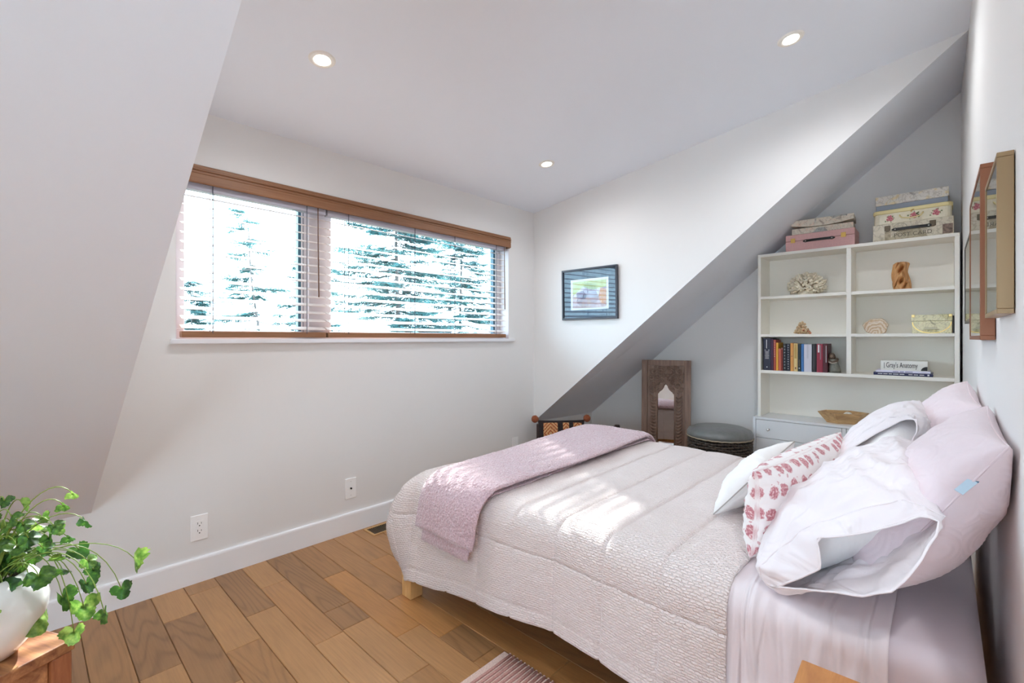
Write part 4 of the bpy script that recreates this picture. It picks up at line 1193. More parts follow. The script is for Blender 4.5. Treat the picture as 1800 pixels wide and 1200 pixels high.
def quilt():
    r = 0.085
    X0, X1, Y1 = BX0 + r - 0.028, BX1 - r + 0.035, BY1 - r - 0.015
    y_start = 0.405
    Da, Df, Db = 0.50, 0.42, 0.49
    su = np.arange(-Da, (X1 - X0) + Df + 1e-6, 0.0052)
    sv = np.arange(y_start, Y1 + Db + 1e-6, 0.0052)
    U, V_ = np.meshgrid(su, sv, indexing='ij')
    a = np.maximum(-U, 0); a2 = np.maximum(U - (X1 - X0), 0); b = np.maximum(V_ - Y1, 0)
    # the drop is a little longer towards the foot
    k_ = np.clip((V_ - y_start) / (Y1 - y_start), 0, 1)
    a = a * np.interp(V_, [0.4, 1.0, 1.34, 1.6, 1.9], [0.83, 0.825, 0.92, 1.0, 1.06])
    ax = np.maximum(a, a2)
    th = np.arctan2(b, ax)
    s_ = np.maximum(ax / Da, b / Db)
    both = (ax > 0) & (b > 0)
    d = np.where(both, s_ * (Da * np.cos(th) ** 2 + Db * np.sin(th) ** 2 + 0.012 * np.sin(2 * th)), np.maximum(ax, b))
    out, dr = smooth_h(d, r)
    cx = np.where(ax + b > 0, np.cos(th), 0); cb = np.where(ax + b > 0, np.sin(th), 0)
    nrm = 1.0
    sgn = np.where(a2 > 0, 1, -1)
    hang = np.clip((d - r * 1.57) / 0.28, 0, 1.3)
    corner = np.where(both, np.sin(2 * th), 0) * np.clip(d / 0.12, 0, 1)
    bul = np.sin(PI * np.clip((d - 0.06) / 0.46, 0, 1))
    flare = hang * 0.018 + bul * (0.075 * corner + 0.050 * np.sin(th) ** 2 * (b > 0)) + 0.012 * corner * hang
    # waves along the hem
    pos = np.where(b > ax, U, V_)
    wav = (0.014 * pn(np.stack([pos * 3.1, 0 * pos + 0.7, np.where(b > ax, 3.0, 0) + 0 * pos], -1)) + 0.007 * np.sin(pos * 11 + 1.0)) * hang * (1 - 0.6 * corner)
    o2 = out + flare + wav
    x = np.clip(U, 0, X1 - X0) + X0 + sgn * cx / nrm * o2
    y = np.minimum(V_, Y1) + cb / nrm * o2
    z = BT + 0.014 - dr * np.where(corner > 0, 1 - 0.02 * corner, 1)
    # relief: seams every 0.19 m, soft puffs between, gentle unevenness
    sx = ((U + 0.215) / 0.23) % 1.0; sy = ((V_ - 0.588) / 0.19) % 1.0
    ddx = np.minimum(sx, 1 - sx) * 0.23; ddy = np.minimum(sy, 1 - sy) * 0.19
    onside = np.maximum(ax, 0) > 0
    sxm = np.where(onside | (b > 0), ddx, 0.06)
    seam = np.exp(-(ddy / 0.0042) ** 2) + np.where(onside, np.exp(-(sxm / 0.0042) ** 2), 0)
    puff = np.minimum(np.minimum(ddy, 0.06), np.where(onside, np.minimum(ddx, 0.06), 0.06)) / 0.06
    h = -0.0060 * np.clip(seam, 0, 1) + 0.0050 * np.sqrt(puff)
    h = h + 0.0038 * fbm(np.stack([U * 9, V_ * 9, 0 * U], -1), 2) + 0.009 * fbm(np.stack([U * 2.4, V_ * 2.4, 0 * U + 4], -1), 2)
    rows_ = 0.0005 * np.sin(U * 2 * PI / 0.0155 + 1.6 * pn(np.stack([U * 30, V_ * 30, 0 * U], -1)))
    h = h + rows_
    # normals by finite differences
    P = np.stack([x, y, z], -1)
    gu = np.gradient(P, axis=0); gv = np.gradient(P, axis=1)
    N = np.cross(gu, gv); N /= np.maximum(np.linalg.norm(N, axis=-1, keepdims=True), 1e-9)
    P = P + N * h[..., None]
    P[..., 2] = np.maximum(P[..., 2], 0.012)
    uv = np.stack([U, V_], -1).reshape(-1, 2)
    return (P.reshape(-1, 3), grid_faces(len(su), len(sv))), uv
vf, uv = quilt()
q = ob('quilt', vf, QUILT, None, smooth=True, uv=uv, fixn=False)
md = q.modifiers.new('thickness', 'SOLIDIFY'); md.thickness = 0.008; md.offset = -1
tag(q, 'pale pink stitched quilt spread over the bed and hanging down its near side', 'quilt')

# ---- flat sheet hanging beside the pillows
def flat_sheet():
    r = 0.06
    X0 = BX0 + r - 0.014
    su = np.arange(-0.56, 0.30, 0.008); sv = np.arange(0.085, 0.437, 0.0045)
    U, V_ = np.meshgrid(su, sv, indexing='ij')
    a = np.maximum(-U, 0); out, dr = smooth_h(a, r)
    hang = np.clip((a - 0.06) / 0.3, 0, 1.4)
    fold = (0.030 * pn(np.stack([V_ * 16 + 0.25 * np.sin(U * 7), U * 1.3, 0 * U + 2.2], -1)) + 0.014 * pn(np.stack([V_ * 38, U * 2.0, 0 * U], -1))) * (0.3 + hang) * np.clip((0.418 - V_) / 0.035, 0.06, 1) + 0.005 * np.clip((0.418 - V_) / 0.035, 0.06, 1) * pn(np.stack([V_ * 60, U * 9, 0 * U + 7], -1))
    crease = 0.004 * np.exp(-((V_ - 0.395) / 0.004) ** 2) + 0.003 * np.exp(-((V_ - 0.345) / 0.005) ** 2)
    x = np.maximum(U, 0) + X0 - out - fold * np.clip(a / 0.06, 0, 1) - 0.010 * hang - crease
    z = BT + 0.004 - dr + np.where(a <= 0, fold * 0.6, 0) * 0.5
    y = V_ + 0.010 * hang * pn(np.stack([U * 5, V_ * 3, 0 * U + 9], -1)) + 0.02 * hang * (V_ - 0.26)
    P = np.stack([x, y, z], -1)
    return (P.reshape(-1, 3), grid_faces(len(su), len(sv))), np.stack([U, V_], -1).reshape(-1, 2)
vf, uv = flat_sheet()
sh = ob('flat_sheet', vf, PKSHEET, None, smooth=True, uv=uv, fixn=False)
md = sh.modifiers.new('thickness', 'SOLIDIFY'); md.thickness = 0.0025; md.offset = 0
tag(sh, 'creased pale pink flat sheet hanging over the bed side beneath the pillows', 'sheet')

# ---- fleece throw folded across the bed foot
def fleece_mat():
    m, nt, b = nmat('mauve_fleece')
    v = coords(nt, 'Object')
    n = nd(nt, 'ShaderNodeTexNoise', Scale=150.0, Detail=4.0, Roughness=0.65); nt.links.new(v, n.inputs['Vector'])
    vo = nd(nt, 'ShaderNodeTexVoronoi', Scale=105.0); nt.links.new(v, vo.inputs['Vector'])
    nt.links.new(ramp(nt, n.outputs[0], [(0.25, S(184, 152, 158)), (0.7, S(226, 198, 204))]), b.inputs['Base Color'])
    b.inputs['Roughness'].default_value = 0.95; b.inputs['Sheen Weight'].default_value = 0.7; b.inputs['Sheen Roughness'].default_value = 0.4
    b.inputs['Specular IOR Level'].default_value = 0.1
    b1 = nd(nt, 'ShaderNodeBump', Strength=0.9, Distance=0.006, _invert=True); nt.links.new(vo.outputs[0], b1.inputs['Height'])
    b2 = nd(nt, 'ShaderNodeBump', Strength=0.7, Distance=0.004); nt.links.new(n.outputs[0], b2.inputs['Height']); nt.links.new(b1.outputs[0], b2.inputs['Normal'])
    nt.links.new(b2.outputs[0], b.inputs['Normal'])
    return m
FLEECE = fleece_mat()
def throw(y0a, y1a, y0b, y1b, lift, thick, hang, far, seed):
    r = 0.105
    X0, X1 = BX0 + r - 0.045, BX1 - r + 0.05
    L = np.arange(-hang, (X1 - X0) + far, 0.0062)
    nr = 150
    out, dr = smooth_h(np.maximum(-L, 0), r); out2, dr2 = smooth_h(np.maximum(L - (X1 - X0), 0), r)
    cx = np.clip(L, 0, X1 - X0) + X0 - out + out2
    cz = BT + 0.018 + lift - dr - dr2
    tx = np.gradient(cx); tz = np.gradient(cz); tl = np.hypot(tx, tz)
    nx, nz = -tz / tl, tx / tl
    fr_ = np.clip((L + 0.15) / (X1 - X0), 0, 1)
    y0 = y0a + (y0b - y0a) * fr_ + 0.010 * np.sin(L * 5 + seed); y1 = y1a + (y1b - y1a) * fr_ + 0.008 * np.sin(L * 4 + 2 * seed)
    hangk = np.clip(-L / hang, 0, 1)
    y0 = y0 + 0.055 * hangk; y1 = y1 + 0.050 * hangk
    nx = nx - 0.0
    # ring: superellipse
    A = np.linspace(0, 2 * PI, 4001)
    ca, sa = np.cos(A), np.sin(A)
    ry = np.sign(ca) * np.abs(ca) ** 0.42; rn = np.sign(sa) * np.abs(sa) ** 0.75
    al = np.concatenate([[0], np.cumsum(np.hypot(np.diff(ry) * 0.2, np.diff(rn) * thick / 2))])
    q_ = np.linspace(0, al[-1], nr, endpoint=False)
    A = np.interp(q_, al, A); ry = np.interp(q_, al, ry); rn = np.interp(q_, al, rn)
    V = np.zeros((len(L), nr, 3))
    ym, yh = (y0 + y1) / 2, (y1 - y0) / 2
    endt = np.minimum(1, np.sqrt(np.clip((L - L[0]) / 0.02, 0.02, 1))) * np.minimum(1, np.sqrt(np.clip((L[-1] - L) / 0.02, 0.02, 1)))
    V[..., 1] = ym[:, None] + yh[:, None] * ry[None]
    off = (thick / 2) * (1 + rn[None]) * endt[:, None] + (thick / 2) * (1 - endt[:, None])
    wv = 0.010 * pn(np.stack([L[:, None] * 4 + 0 * ry[None], V[..., 1] * 6, 0 * V[..., 1] + seed], -1))
    edgesag = -0.006 * (np.abs(ry[None]) ** 6)
    # where it hangs it leans against the quilt that flares out
    lean = 0.020 * hangk[:, None]
    off = off + wv * np.clip(rn[None], 0, 1) + edgesag * np.clip(rn[None], 0, 1) + lean
    V[..., 0] = cx[:, None] + nx[:, None] * off
    V[..., 2] = cz[:, None] + nz[:, None] * off
    U_ = np.stack([L[:, None] + 0 * A[None], np.cumsum(np.concatenate([[0], np.full(nr - 1, 0.9 / nr)]))[None] + 0 * L[:, None]], -1)
    # fluff
    gu = np.gradient(V, axis=0); gv = (np.roll(V, -1, 1) - np.roll(V, 1, 1))
    N = np.cross(gv, gu); N /= np.maximum(np.linalg.norm(N, axis=-1, keepdims=True), 1e-9)
    V = V + N * (0.0042 * fbm(V * 75 + seed, 2))[..., None]
    F = grid_faces(len(L), nr, False, True)
    F += [tuple(range(nr - 1, -1, -1)), tuple((len(L) - 1) * nr + k for k in range(nr))]
    return (V.reshape(-1, 3), F), U_.reshape(-1, 2)
vf, uv = throw(1.268, 1.640, 1.300, 1.780, 0.018, 0.036, 0.275, 0.12, 1.3)
tb = ob('throw_blanket', vf, FLEECE, None, smooth=True, uv=uv)
tag(tb, 'folded fluffy mauve pink throw blanket lying across the bed foot', 'blanket')
vf, uv = throw(1.300, 1.610, 1.320, 1.760, 0.000, 0.018, 0.312, 0.10, 4.1)
ob('under_fold', vf, FLEECE, tb, smooth=True, uv=uv)

# ================================================================ PILLOWS
def pillow(name, c, tf, tb_, mat, parent=None, n=64, pinch=0.07, p=0.42, wr_=0.006, seed=0.0, sag=0.0, wfreq=9.0, gather=1.0, uvscale=0.5, crease=0.006, clampy=None, clampz=None):
    """c: bottom-near, bottom-far, top-far, top-near corners; tf/tb_: bulge towards the room / away from it"""
    A, B, Cc, D = [np.array(q, float) for q in c]
    g = np.linspace(-1, 1, n)
    g = np.sign(g) * (1 - (1 - np.abs(g)) ** 1.25)
    U, V_ = np.meshgrid(g, g, indexing='ij')
    u = U * (1 - pinch * (1 - V_ ** 2)); v = V_ * (1 - pinch * (1 - U ** 2))
    a, b = (u + 1) / 2, (v + 1) / 2
    mid = (A * ((1 - a) * (1 - b))[..., None] + B * (a * (1 - b))[..., None] + Cc * (a * b)[..., None] + D * ((1 - a) * b)[..., None])
    e1, e2 = (B + Cc - A - D) / 2, (D + Cc - A - B) / 2
    nv = np.cross(e2, e1); nv /= np.linalg.norm(nv)
    if nv[1] < 0: nv = -nv
    prof = np.clip((1 - U ** 2) * (1 - V_ ** 2), 0, 1) ** p
    low = 1 + sag * (-V_)
    edge = np.clip((1 - prof) * 1.3, 0, 1) * (prof > 0.0)
    l1, l2 = np.linalg.norm(e1), np.linalg.norm(e2)
    res, uvs = [], []
    for s, T in ((1, tf), (-1, tb_)):
        q = np.stack([U * l1 * 3, V_ * l2 * 3, 0 * U + seed + s * 5], -1)
        w = wr_ * fbm(q * 1.3, 3)
        # creases fanning in from the seams
        per = np.where(np.abs(U) > np.abs(V_), V_ * l2, U * l1)
        w = w + gather * wr_ * 0.8 * edge * pn(np.stack([per * wfreq * 3.2, 1.5 * np.maximum(np.abs(U), np.abs(V_)), 0 * U + seed * 3 + s + np.where(np.abs(U) > np.abs(V_), 7, 0)], -1))
        rg = 1 - np.abs(pn(np.stack([(U * l1 + 0.7 * V_ * l2) * 9, (V_ * l2 - 0.4 * U * l1) * 3.0, 0 * U + seed * 2.3 + s], -1))) * 3.2
        w = w + crease * np.clip(rg, 0, 1) ** 2.5 * np.clip(prof * 1.5, 0, 1)
        # corner ears: diagonal dimples
        dg = np.exp(-((np.abs(np.abs(U) - np.abs(V_))) / 0.12) ** 2) * np.clip((np.abs(U) * np.abs(V_) - 0.25) * 2.2, 0, 1) * prof
        h = T * prof * low + w * np.clip(prof * 3, 0, 1) - dg * T * 0.12
        h = h + T * 0.10 * fbm(np.stack([U * 1.1, V_ * 1.1, 0 * U + seed + 20 + s], -1), 2) * prof
        Q = mid + nv * (s * h)[..., None]
        res.append(Q)
        du = np.concatenate([np.zeros((1, n)), np.cumsum(np.linalg.norm(np.diff(Q, axis=0), axis=-1), axis=0)], 0); du = du - du[n // 2][None]
        dv = np.concatenate([np.zeros((n, 1)), np.cumsum(np.linalg.norm(np.diff(Q, axis=1), axis=-1), axis=1)], 1); dv = dv - dv[:, n // 2][:, None]
        uvs.append(np.stack([du + (0 if s > 0 else 3), dv], -1))
    P1, P2 = res
    idx1 = np.arange(n * n).reshape(n, n); idx2 = idx1 + n * n
    for arr in (idx2,):
        arr[0, :] = idx1[0, :]; arr[-1, :] = idx1[-1, :]; arr[:, 0] = idx1[:, 0]; arr[:, -1] = idx1[:, -1]
    P = np.concatenate([P1.reshape(-1, 3), P2.reshape(-1, 3)])
    if clampy is not None: P[:, 1] = np.maximum(P[:, 1], clampy + 0.1 * np.minimum(P[:, 1] - clampy, 0))
    if clampz is not None: P[:, 2] = np.maximum(P[:, 2], clampz + 0.06 * np.minimum(P[:, 2] - clampz, 0))
    uv = np.concatenate([uvs[0].reshape(-1, 2), uvs[1].reshape(-1, 2)])
    F = []
    for i in range(n - 1):
        for j in range(n - 1):
            F.append((idx1[i, j], idx1[i + 1, j], idx1[i + 1, j + 1], idx1[i, j + 1]))
            F.append((idx2[i, j], idx2[i, j + 1], idx2[i + 1, j + 1], idx2[i + 1, j]))
    used = np.unique(np.array(F)); mp = -np.ones(len(P), int); mp[used] = np.arange(len(used))
    F = [tuple(mp[list(f)]) for f in F]
    rim = [P[k] for k in list(idx1[:, 0]) + list(idx1[-1, 1:]) + list(idx1[-2::-1, -1]) + list(idx1[0, -2:0:-1])]
    o = ob(name, (P[used], F), mat, parent, smooth=True, uv=uv[used])
    return o, rim

# pale pink quilted shams
def sham_mat():
    m, nt, b, v, b1, b2 = cloth('pink_sham', S(235, 219, 223), fold=0.10, fscale=8, wb=0.06)
    vo = nd(nt, 'ShaderNodeTexVoronoi', Scale=11.0, Randomness=0.9); nt.links.new(v, vo.inputs['Vector'])
    k = nd(nt, 'ShaderNodeMath', _operation='MULTIPLY'); k.inputs[1].default_value = 46.0; nt.links.new(vo.outputs[0], k.inputs[0])
    s = nd(nt, 'ShaderNodeMath', _operation='SINE'); nt.links.new(k.outputs[0], s.inputs[0])
    b3 = nd(nt, 'ShaderNodeBump', Strength=0.12, Distance=0.004); nt.links.new(s.outputs[0], b3.inputs['Height']); nt.links.new(b2.outputs[0], b3.inputs['Normal'])
    nt.links.new(b3.outputs[0], b.inputs['Normal'])
    return m
SHAM = sham_mat()
PCASE = cloth('pillowcase_cotton', S(238, 230, 232), fold=0.9, fscale=12, fdist=0.02, det=1.6)[0]
WCOT = cloth('white_cotton', S(240, 238, 236), fold=0.5, fscale=11, fdist=0.012)[0]
s1, rim = pillow('sham_pillow', [(1.335, 0.135, 0.612), (1.85, 0.165, 0.585), (1.80, -0.088, 1.015), (1.292, -0.092, 0.992)], 0.098, 0.118, SHAM, n=90, seed=1.0, wr_=0.008, gather=0.25, crease=0.004, sag=0.12, pinch=0.05, clampy=-0.098, clampz=0.553, p=0.40)
tag(s1, 'large pale pink quilted sham pillow with blue tag, nearest, propped against the wall', 'pillow', 'pillows on the bed')
# piping on its rim and the tag on its near seam
ob('seam_piping', tube([Vector(p) for p in rim[::3]], 0.0022, 6, True), SHAM, s1, smooth=True)
def rim_pt(px_, v):   # point of the near seam at height fraction v
    near = [p for p in rim if p[0] < 1.36]
    return min(near, key=lambda p: abs(p[2] - v))
p0 = Vector(rim_pt(0, 0.905))
TAGM = plain('blue_tag', S(198, 220, 234), 0.4)
me = mesh('tag', box(-0.0075, 0.0075, -0.0008, 0.0008, -0.030, 0.012))
me.materials.append(TAGM)
tg = ob('tag', me, None, s1)
lx = (Vector((0.685, -0.729, 0)) * 0.78 + Vector((0, 0, 0.62))).normalized()      # long side, up the seam
nrm_ = Vector((-0.80, 0.15, 0.35)); nrm_ = (nrm_ - lx * nrm_.dot(lx)).normalized()
tg.matrix_local = Matrix.Translation(p0 + nrm_ * 0.006) @ Matrix((nrm_.cross(lx) * -1, nrm_, lx)).transposed().to_4x4()
tg['label'] = 'pale blue cloth tag'
ob('tag_edge', box(-0.0077, 0.0077, -0.001, 0.001, 0.0085, 0.0125), plain('tag_edge', S(64, 120, 150), 0.5), tg)
s2, rim2 = pillow('sham_pillow', [(1.94, 0.150, 0.585), (2.56, 0.165, 0.585), (2.52, -0.068, 1.032), (2.06, -0.086, 0.985)], 0.110, 0.11, SHAM, n=64, seed=6.0, wr_=0.008, gather=0.25, crease=0.004, sag=0.1, pinch=0.05, clampy=-0.092, clampz=0.553, p=0.40)
tag(s2, 'pale pink quilted sham pillow without a tag, further along the wall', 'pillow', 'pillows on the bed')
ob('seam_piping', tube([Vector(p) for p in rim2[::3]], 0.0022, 6, True), SHAM, s2, smooth=True)

# two pillows in open-ended cotton cases, leaning on the shams
MOUTH = np.array([[1.27, 0.302, 0.585], [1.24, 0.251, 0.635], [1.22, 0.201, 0.686], [1.22, 0.201, 0.721], [1.23, 0.206, 0.747], [1.24, 0.163, 0.763], [1.26, 0.118, 0.778], [1.27, 0.069, 0.807], [1.27, 0.031, 0.834], [1.27, 0.007, 0.828], [1.25, 0.011, 0.801], [1.22, 0.03, 0.759], [1.2, 0.052, 0.72], [1.19, 0.076, 0.689], [1.2, 0.119, 0.662], [1.22, 0.192, 0.636], [1.25, 0.264, 0.606]])
def resample(P, n):
    Q = np.vstack([P, P[:1]])
    d = np.concatenate([[0], np.cumsum(np.linalg.norm(np.diff(Q, axis=0), axis=1))])
    s = np.linspace(0, d[-1], n, endpoint=False)
    return np.stack([np.interp(s, d, Q[:, k]) for k in range(3)], -1)
def lens(x, yc, zc, half, tf, tb_, ang, n, skew=0.0):
    """closed cross-section starting at the lower-front corner, over the front/top side, back along the underside"""
    a = np.linspace(0, 2 * PI, n, endpoint=False)
    s = -np.cos(a); hgt = np.sin(a)
    hgt = np.sign(hgt) * np.abs(hgt) ** 0.8
    dy, dz = -math.cos(ang), math.sin(ang)      # up along the lean
    ny, nz = math.sin(ang), math.cos(ang)       # towards the room and up
    h = np.where(hgt > 0, tf, tb_) * hgt
    return np.stack([x + skew * s, yc + dy * half * s + ny * h, zc + dz * half * s + nz * h], -1)
def loft(name, rings, mat, parent, seed, wr_, hem=None, cap=True, smoothn=2, keep=3, clampz=0.556, clampy=-0.09):
    n = len(rings[0]); K = len(rings)
    # interpolate rings densely with Catmull-Rom
    R = np.array(rings); t_ = np.linspace(0, K - 1, 90); out = []
    for q in t_:
        i = min(int(q), K - 2); f = q - i
        p0, p1, p2, p3 = R[max(i - 1, 0)], R[i], R[i + 1], R[min(i + 2, K - 1)]
        out.append(0.5 * (2 * p1 + (p2 - p0) * f + (2 * p0 - 5 * p1 + 4 * p2 - p3) * f * f + (3 * p1 - p0 - 3 * p2 + p3) * f ** 3))
    V = np.array(out)
    m = len(V)
    U_ = np.linspace(0, 1, m)[:, None] + 0 * np.arange(n)[None]; A_ = np.arange(n)[None] / n + 0 * U_
    gu = np.gradient(V, axis=0); gv = np.roll(V, -1, 1) - np.roll(V, 1, 1)
    N = np.cross(gu, gv); N /= np.maximum(np.linalg.norm(N, axis=-1, keepdims=True), 1e-9)
    cen = V.mean(axis=1, keepdims=True)
    if ((V - cen) * N).sum() < 0: N = -N
    q = np.stack([V[..., 0] * 8, V[..., 1] * 11, V[..., 2] * 11 + seed], -1)
    w = wr_ * fbm(q, 2)
    # long soft pulls running from the mouth over the pillow
    ridge = 1 - np.abs(pn(np.stack([A_ * 13 + U_ * 3, U_ * 2.2, 0 * A_ + seed * 2], -1))) * 2.6
    w = w + wr_ * 1.9 * np.clip(ridge, 0, 1) ** 3 * np.clip(U_ * 5, 0, 1) * np.clip((1 - U_) * 4, 0.2, 1)
    ridge2 = 1 - np.abs(pn(np.stack([A_ * 9 - U_ * 9, U_ * 5 + A_ * 4, 0 * A_ + seed * 3.1], -1))) * 3.0
    w = w + wr_ * 1.2 * np.clip(ridge2, 0, 1) ** 2.5 * np.clip(U_ * 6, 0.15, 1)
    w = w + 0.0022 * pn(np.stack([A_ * 70, U_ * 9, 0 * A_ + seed], -1)) * np.exp(-((U_ - 0.10) / 0.07) ** 2)
    V = V + N * w[..., None]
    V[..., 2] = np.maximum(V[..., 2], clampz); V[..., 1] = np.maximum(V[..., 1], clampy)
    F = grid_faces(m, n, False, True)
    if cap: F.append(tuple((m - 1) * n + k for k in range(n)))
    uv = np.stack([V[..., 0], A_ * 1.0], -1)
    o = ob(name, (V.reshape(-1, 3), F), mat, parent, smooth=True, uv=uv.reshape(-1, 2))
    return o, V
NR = 120
def case(label, rings, seed, inner, hem_w, amp=0.0070):
    t = thing('pillow', label, 'pillow', (0, 0, 0), group='pillows on the bed')
    o, V = loft('pillowcase', rings, PCASE, t, seed, amp)
    sm = o.modifiers.new('thickness', 'SOLIDIFY'); sm.thickness = 0.0022; sm.offset = -1
    # hem: a rolled lip at the mouth and a stitched line behind it
    ob('hem_lip', tube([Vector(p) for p in V[0][::2]], 0.0024, 6, True), PCASE, t, smooth=True)
    ob('hem_stitch', tube([Vector(p) for p in V[hem_w][::2]], 0.0020, 6, True), PCASE, t, smooth=True)
    if inner is not None:
        c, sc, rot = inner
        v, f = sph((0, 0, 0), 1.0, 40, 24)
        M_ = Matrix.Translation(c) @ Matrix.Rotation(rot, 4, 'X')
        v2 = []
        for q in v:
            s = Vector((math.copysign(abs(q[0]) ** 0.6, q[0]) * sc[0], math.copysign(abs(q[1]) ** 0.7, q[1]) * sc[1], math.copysign(abs(q[2]) ** 0.9, q[2]) * sc[2]))
            v2.append(tuple(M_ @ s))
        ob('cushion_core', (v2, f), WCOT, t, smooth=True, uv=[(q[0], q[1]) for q in v2])
    return t
an = math.radians(44)
rings = [resample(MOUTH, NR),
         lens(1.30, 0.172, 0.706, 0.205, 0.068, 0.045, math.radians(40), NR),
         lens(1.38, 0.190, 0.716, 0.215, 0.088, 0.060, an, NR),
         lens(1.52, 0.190, 0.725, 0.220, 0.105, 0.065, an, NR),
         lens(1.68, 0.185, 0.730, 0.218, 0.105, 0.065, an, NR),
         lens(1.82, 0.180, 0.728, 0.205, 0.085, 0.055, an, NR),
         lens(1.90, 0.180, 0.720, 0.190, 0.045, 0.030, an, NR),
         lens(1.925, 0.180, 0.718, 0.180, 0.012, 0.010, an, NR)]
case('large white pink pillow in a loose cotton case, its open end gaping towards the viewer', rings, 2.0, ((1.60, 0.188, 0.722), (0.27, 0.205, 0.075), -an), 12)
FAR_MOUTH = np.array([[1.93, 0.335, 0.640], [1.92, 0.315, 0.700], [1.93, 0.270, 0.770], [1.95, 0.215, 0.835], [1.97, 0.150, 0.890], [1.97, 0.095, 0.935], [1.96, 0.062, 0.940],
                      [1.90, 0.060, 0.905], [1.83, 0.080, 0.855], [1.79, 0.115, 0.810], [1.78, 0.160, 0.765], [1.80, 0.215, 0.715], [1.84, 0.270, 0.670], [1.89, 0.315, 0.640]])
rings = [resample(FAR_MOUTH, NR),
         lens(2.01, 0.180, 0.765, 0.215, 0.085, 0.050, math.radians(52), NR),
         lens(2.10, 0.180, 0.755, 0.220, 0.105, 0.060, math.radians(54), NR),
         lens(2.28, 0.175, 0.760, 0.222, 0.112, 0.060, math.radians(54), NR),
         lens(2.46, 0.175, 0.755, 0.210, 0.090, 0.050, math.radians(52), NR),
         lens(2.55, 0.175, 0.745, 0.190, 0.045, 0.030, math.radians(52), NR),
         lens(2.575, 0.175, 0.745, 0.180, 0.012, 0.010, math.radians(52), NR)]
case('second white pink cotton-cased pillow, further back behind the open-ended one', rings, 9.0, ((2.20, 0.178, 0.758), (0.29, 0.205, 0.078), -math.radians(54)), 14, 0.0045)

# floral bolster cushion
def floral_mat():
    m, nt, b, v, b1, b2 = cloth('floral_cotton', S(240, 234, 232), fold=0.2, fscale=10, fdist=0.01)
    ch = lambda op, a, b_=None, val=None: None
    def vor(sc, rnd_, off):
        mp = nt.nodes.new('ShaderNodeMapping'); mp.inputs['Location'].default_value = (off, off * 0.7, 0)
        nt.links.new(v, mp.inputs[0])
        n0 = nd(nt, 'ShaderNodeTexNoise', Scale=110.0, Detail=2.0); nt.links.new(mp.outputs[0], n0.inputs['Vector'])
        mx = nt.nodes.new('ShaderNodeMix'); mx.data_type = 'RGBA'; mx.blend_type = 'ADD'; mx.inputs[0].default_value = 0.012
        nt.links.new(mp.outputs[0], mx.inputs[6]); nt.links.new(n0.outputs['Color'], mx.inputs[7])
        vo = nd(nt, 'ShaderNodeTexVoronoi', Scale=sc, Randomness=rnd_); nt.links.new(mx.outputs[2], vo.inputs['Vector'])
        return vo, mx.outputs[2]
    vo, vv = vor(17.0, 0.35, 0.0)
    blob_ = ramp(nt, vo.outputs[0], [(0.0, (1, 1, 1)), (0.30, (1, 1, 1)), (0.36, (0, 0, 0))])
    nz = nd(nt, 'ShaderNodeTexNoise', Scale=150.0, Detail=3.0); nt.links.new(v, nz.inputs['Vector'])
    tex = ramp(nt, nz.outputs[0], [(0.36, S(232, 206, 206)), (0.44, S(208, 150, 154)), (0.62, S(186, 112, 122))])
    mx = nt.nodes.new('ShaderNodeMix'); mx.data_type = 'RGBA'
    sp = nt.nodes.new('ShaderNodeSeparateColor'); nt.links.new(blob_, sp.inputs[0])
    nt.links.new(sp.outputs[0], mx.inputs[0])
    mx.inputs[6].default_value = S(240, 234, 232) + (1,); nt.links.new(tex, mx.inputs[7])
    # stems
    vo2, _ = vor(30.0, 1.0, 1.7)
    sm = ramp(nt, vo2.outputs[0], [(0.0, (1, 1, 1)), (0.13, (1, 1, 1)), (0.17, (0, 0, 0))])
    sp2 = nt.nodes.new('ShaderNodeSeparateColor'); nt.links.new(sm, sp2.inputs[0])
    mx2 = nt.nodes.new('ShaderNodeMix'); mx2.data_type = 'RGBA'
    nt.links.new(sp2.outputs[0], mx2.inputs[0]); nt.links.new(mx.outputs[2], mx2.inputs[6]); mx2.inputs[7].default_value = S(216, 176, 178) + (1,)
    nt.links.new(mx2.outputs[2], b.inputs['Base Color'])
    return m
FLOR = floral_mat()
f1, _ = pillow('floral_pillow', [(1.405, 0.398, 0.578), (2.18, 0.330, 0.585), (2.18, 0.290, 0.835), (1.41, 0.388, 0.825)], 0.076, 0.070, FLOR, n=84, seed=3.0, wr_=0.009, pinch=0.035, p=0.40, wfreq=12, clampz=0.570)
tag(f1, 'long white bolster pillow printed with dusty pink flowers', 'pillow', 'pillows on the bed')
c1, rimc = pillow('cushion', [(1.665, 0.590, 0.580), (2.09, 0.575, 0.580), (2.05, 0.420, 0.800), (1.66, 0.430, 0.775)], 0.070, 0.050, WCOT, n=60, seed=8.0, wr_=0.006, pinch=0.07, clampz=0.572)
tag(c1, 'small plain white cushion lying in front of the floral pillow', 'pillow', 'pillows on the bed')
ob('seam_piping', tube([Vector(p) for p in rimc[::3]], 0.0020, 6, True), plain('cushion_piping', S(176, 170, 164), 0.8), c1, smooth=True)

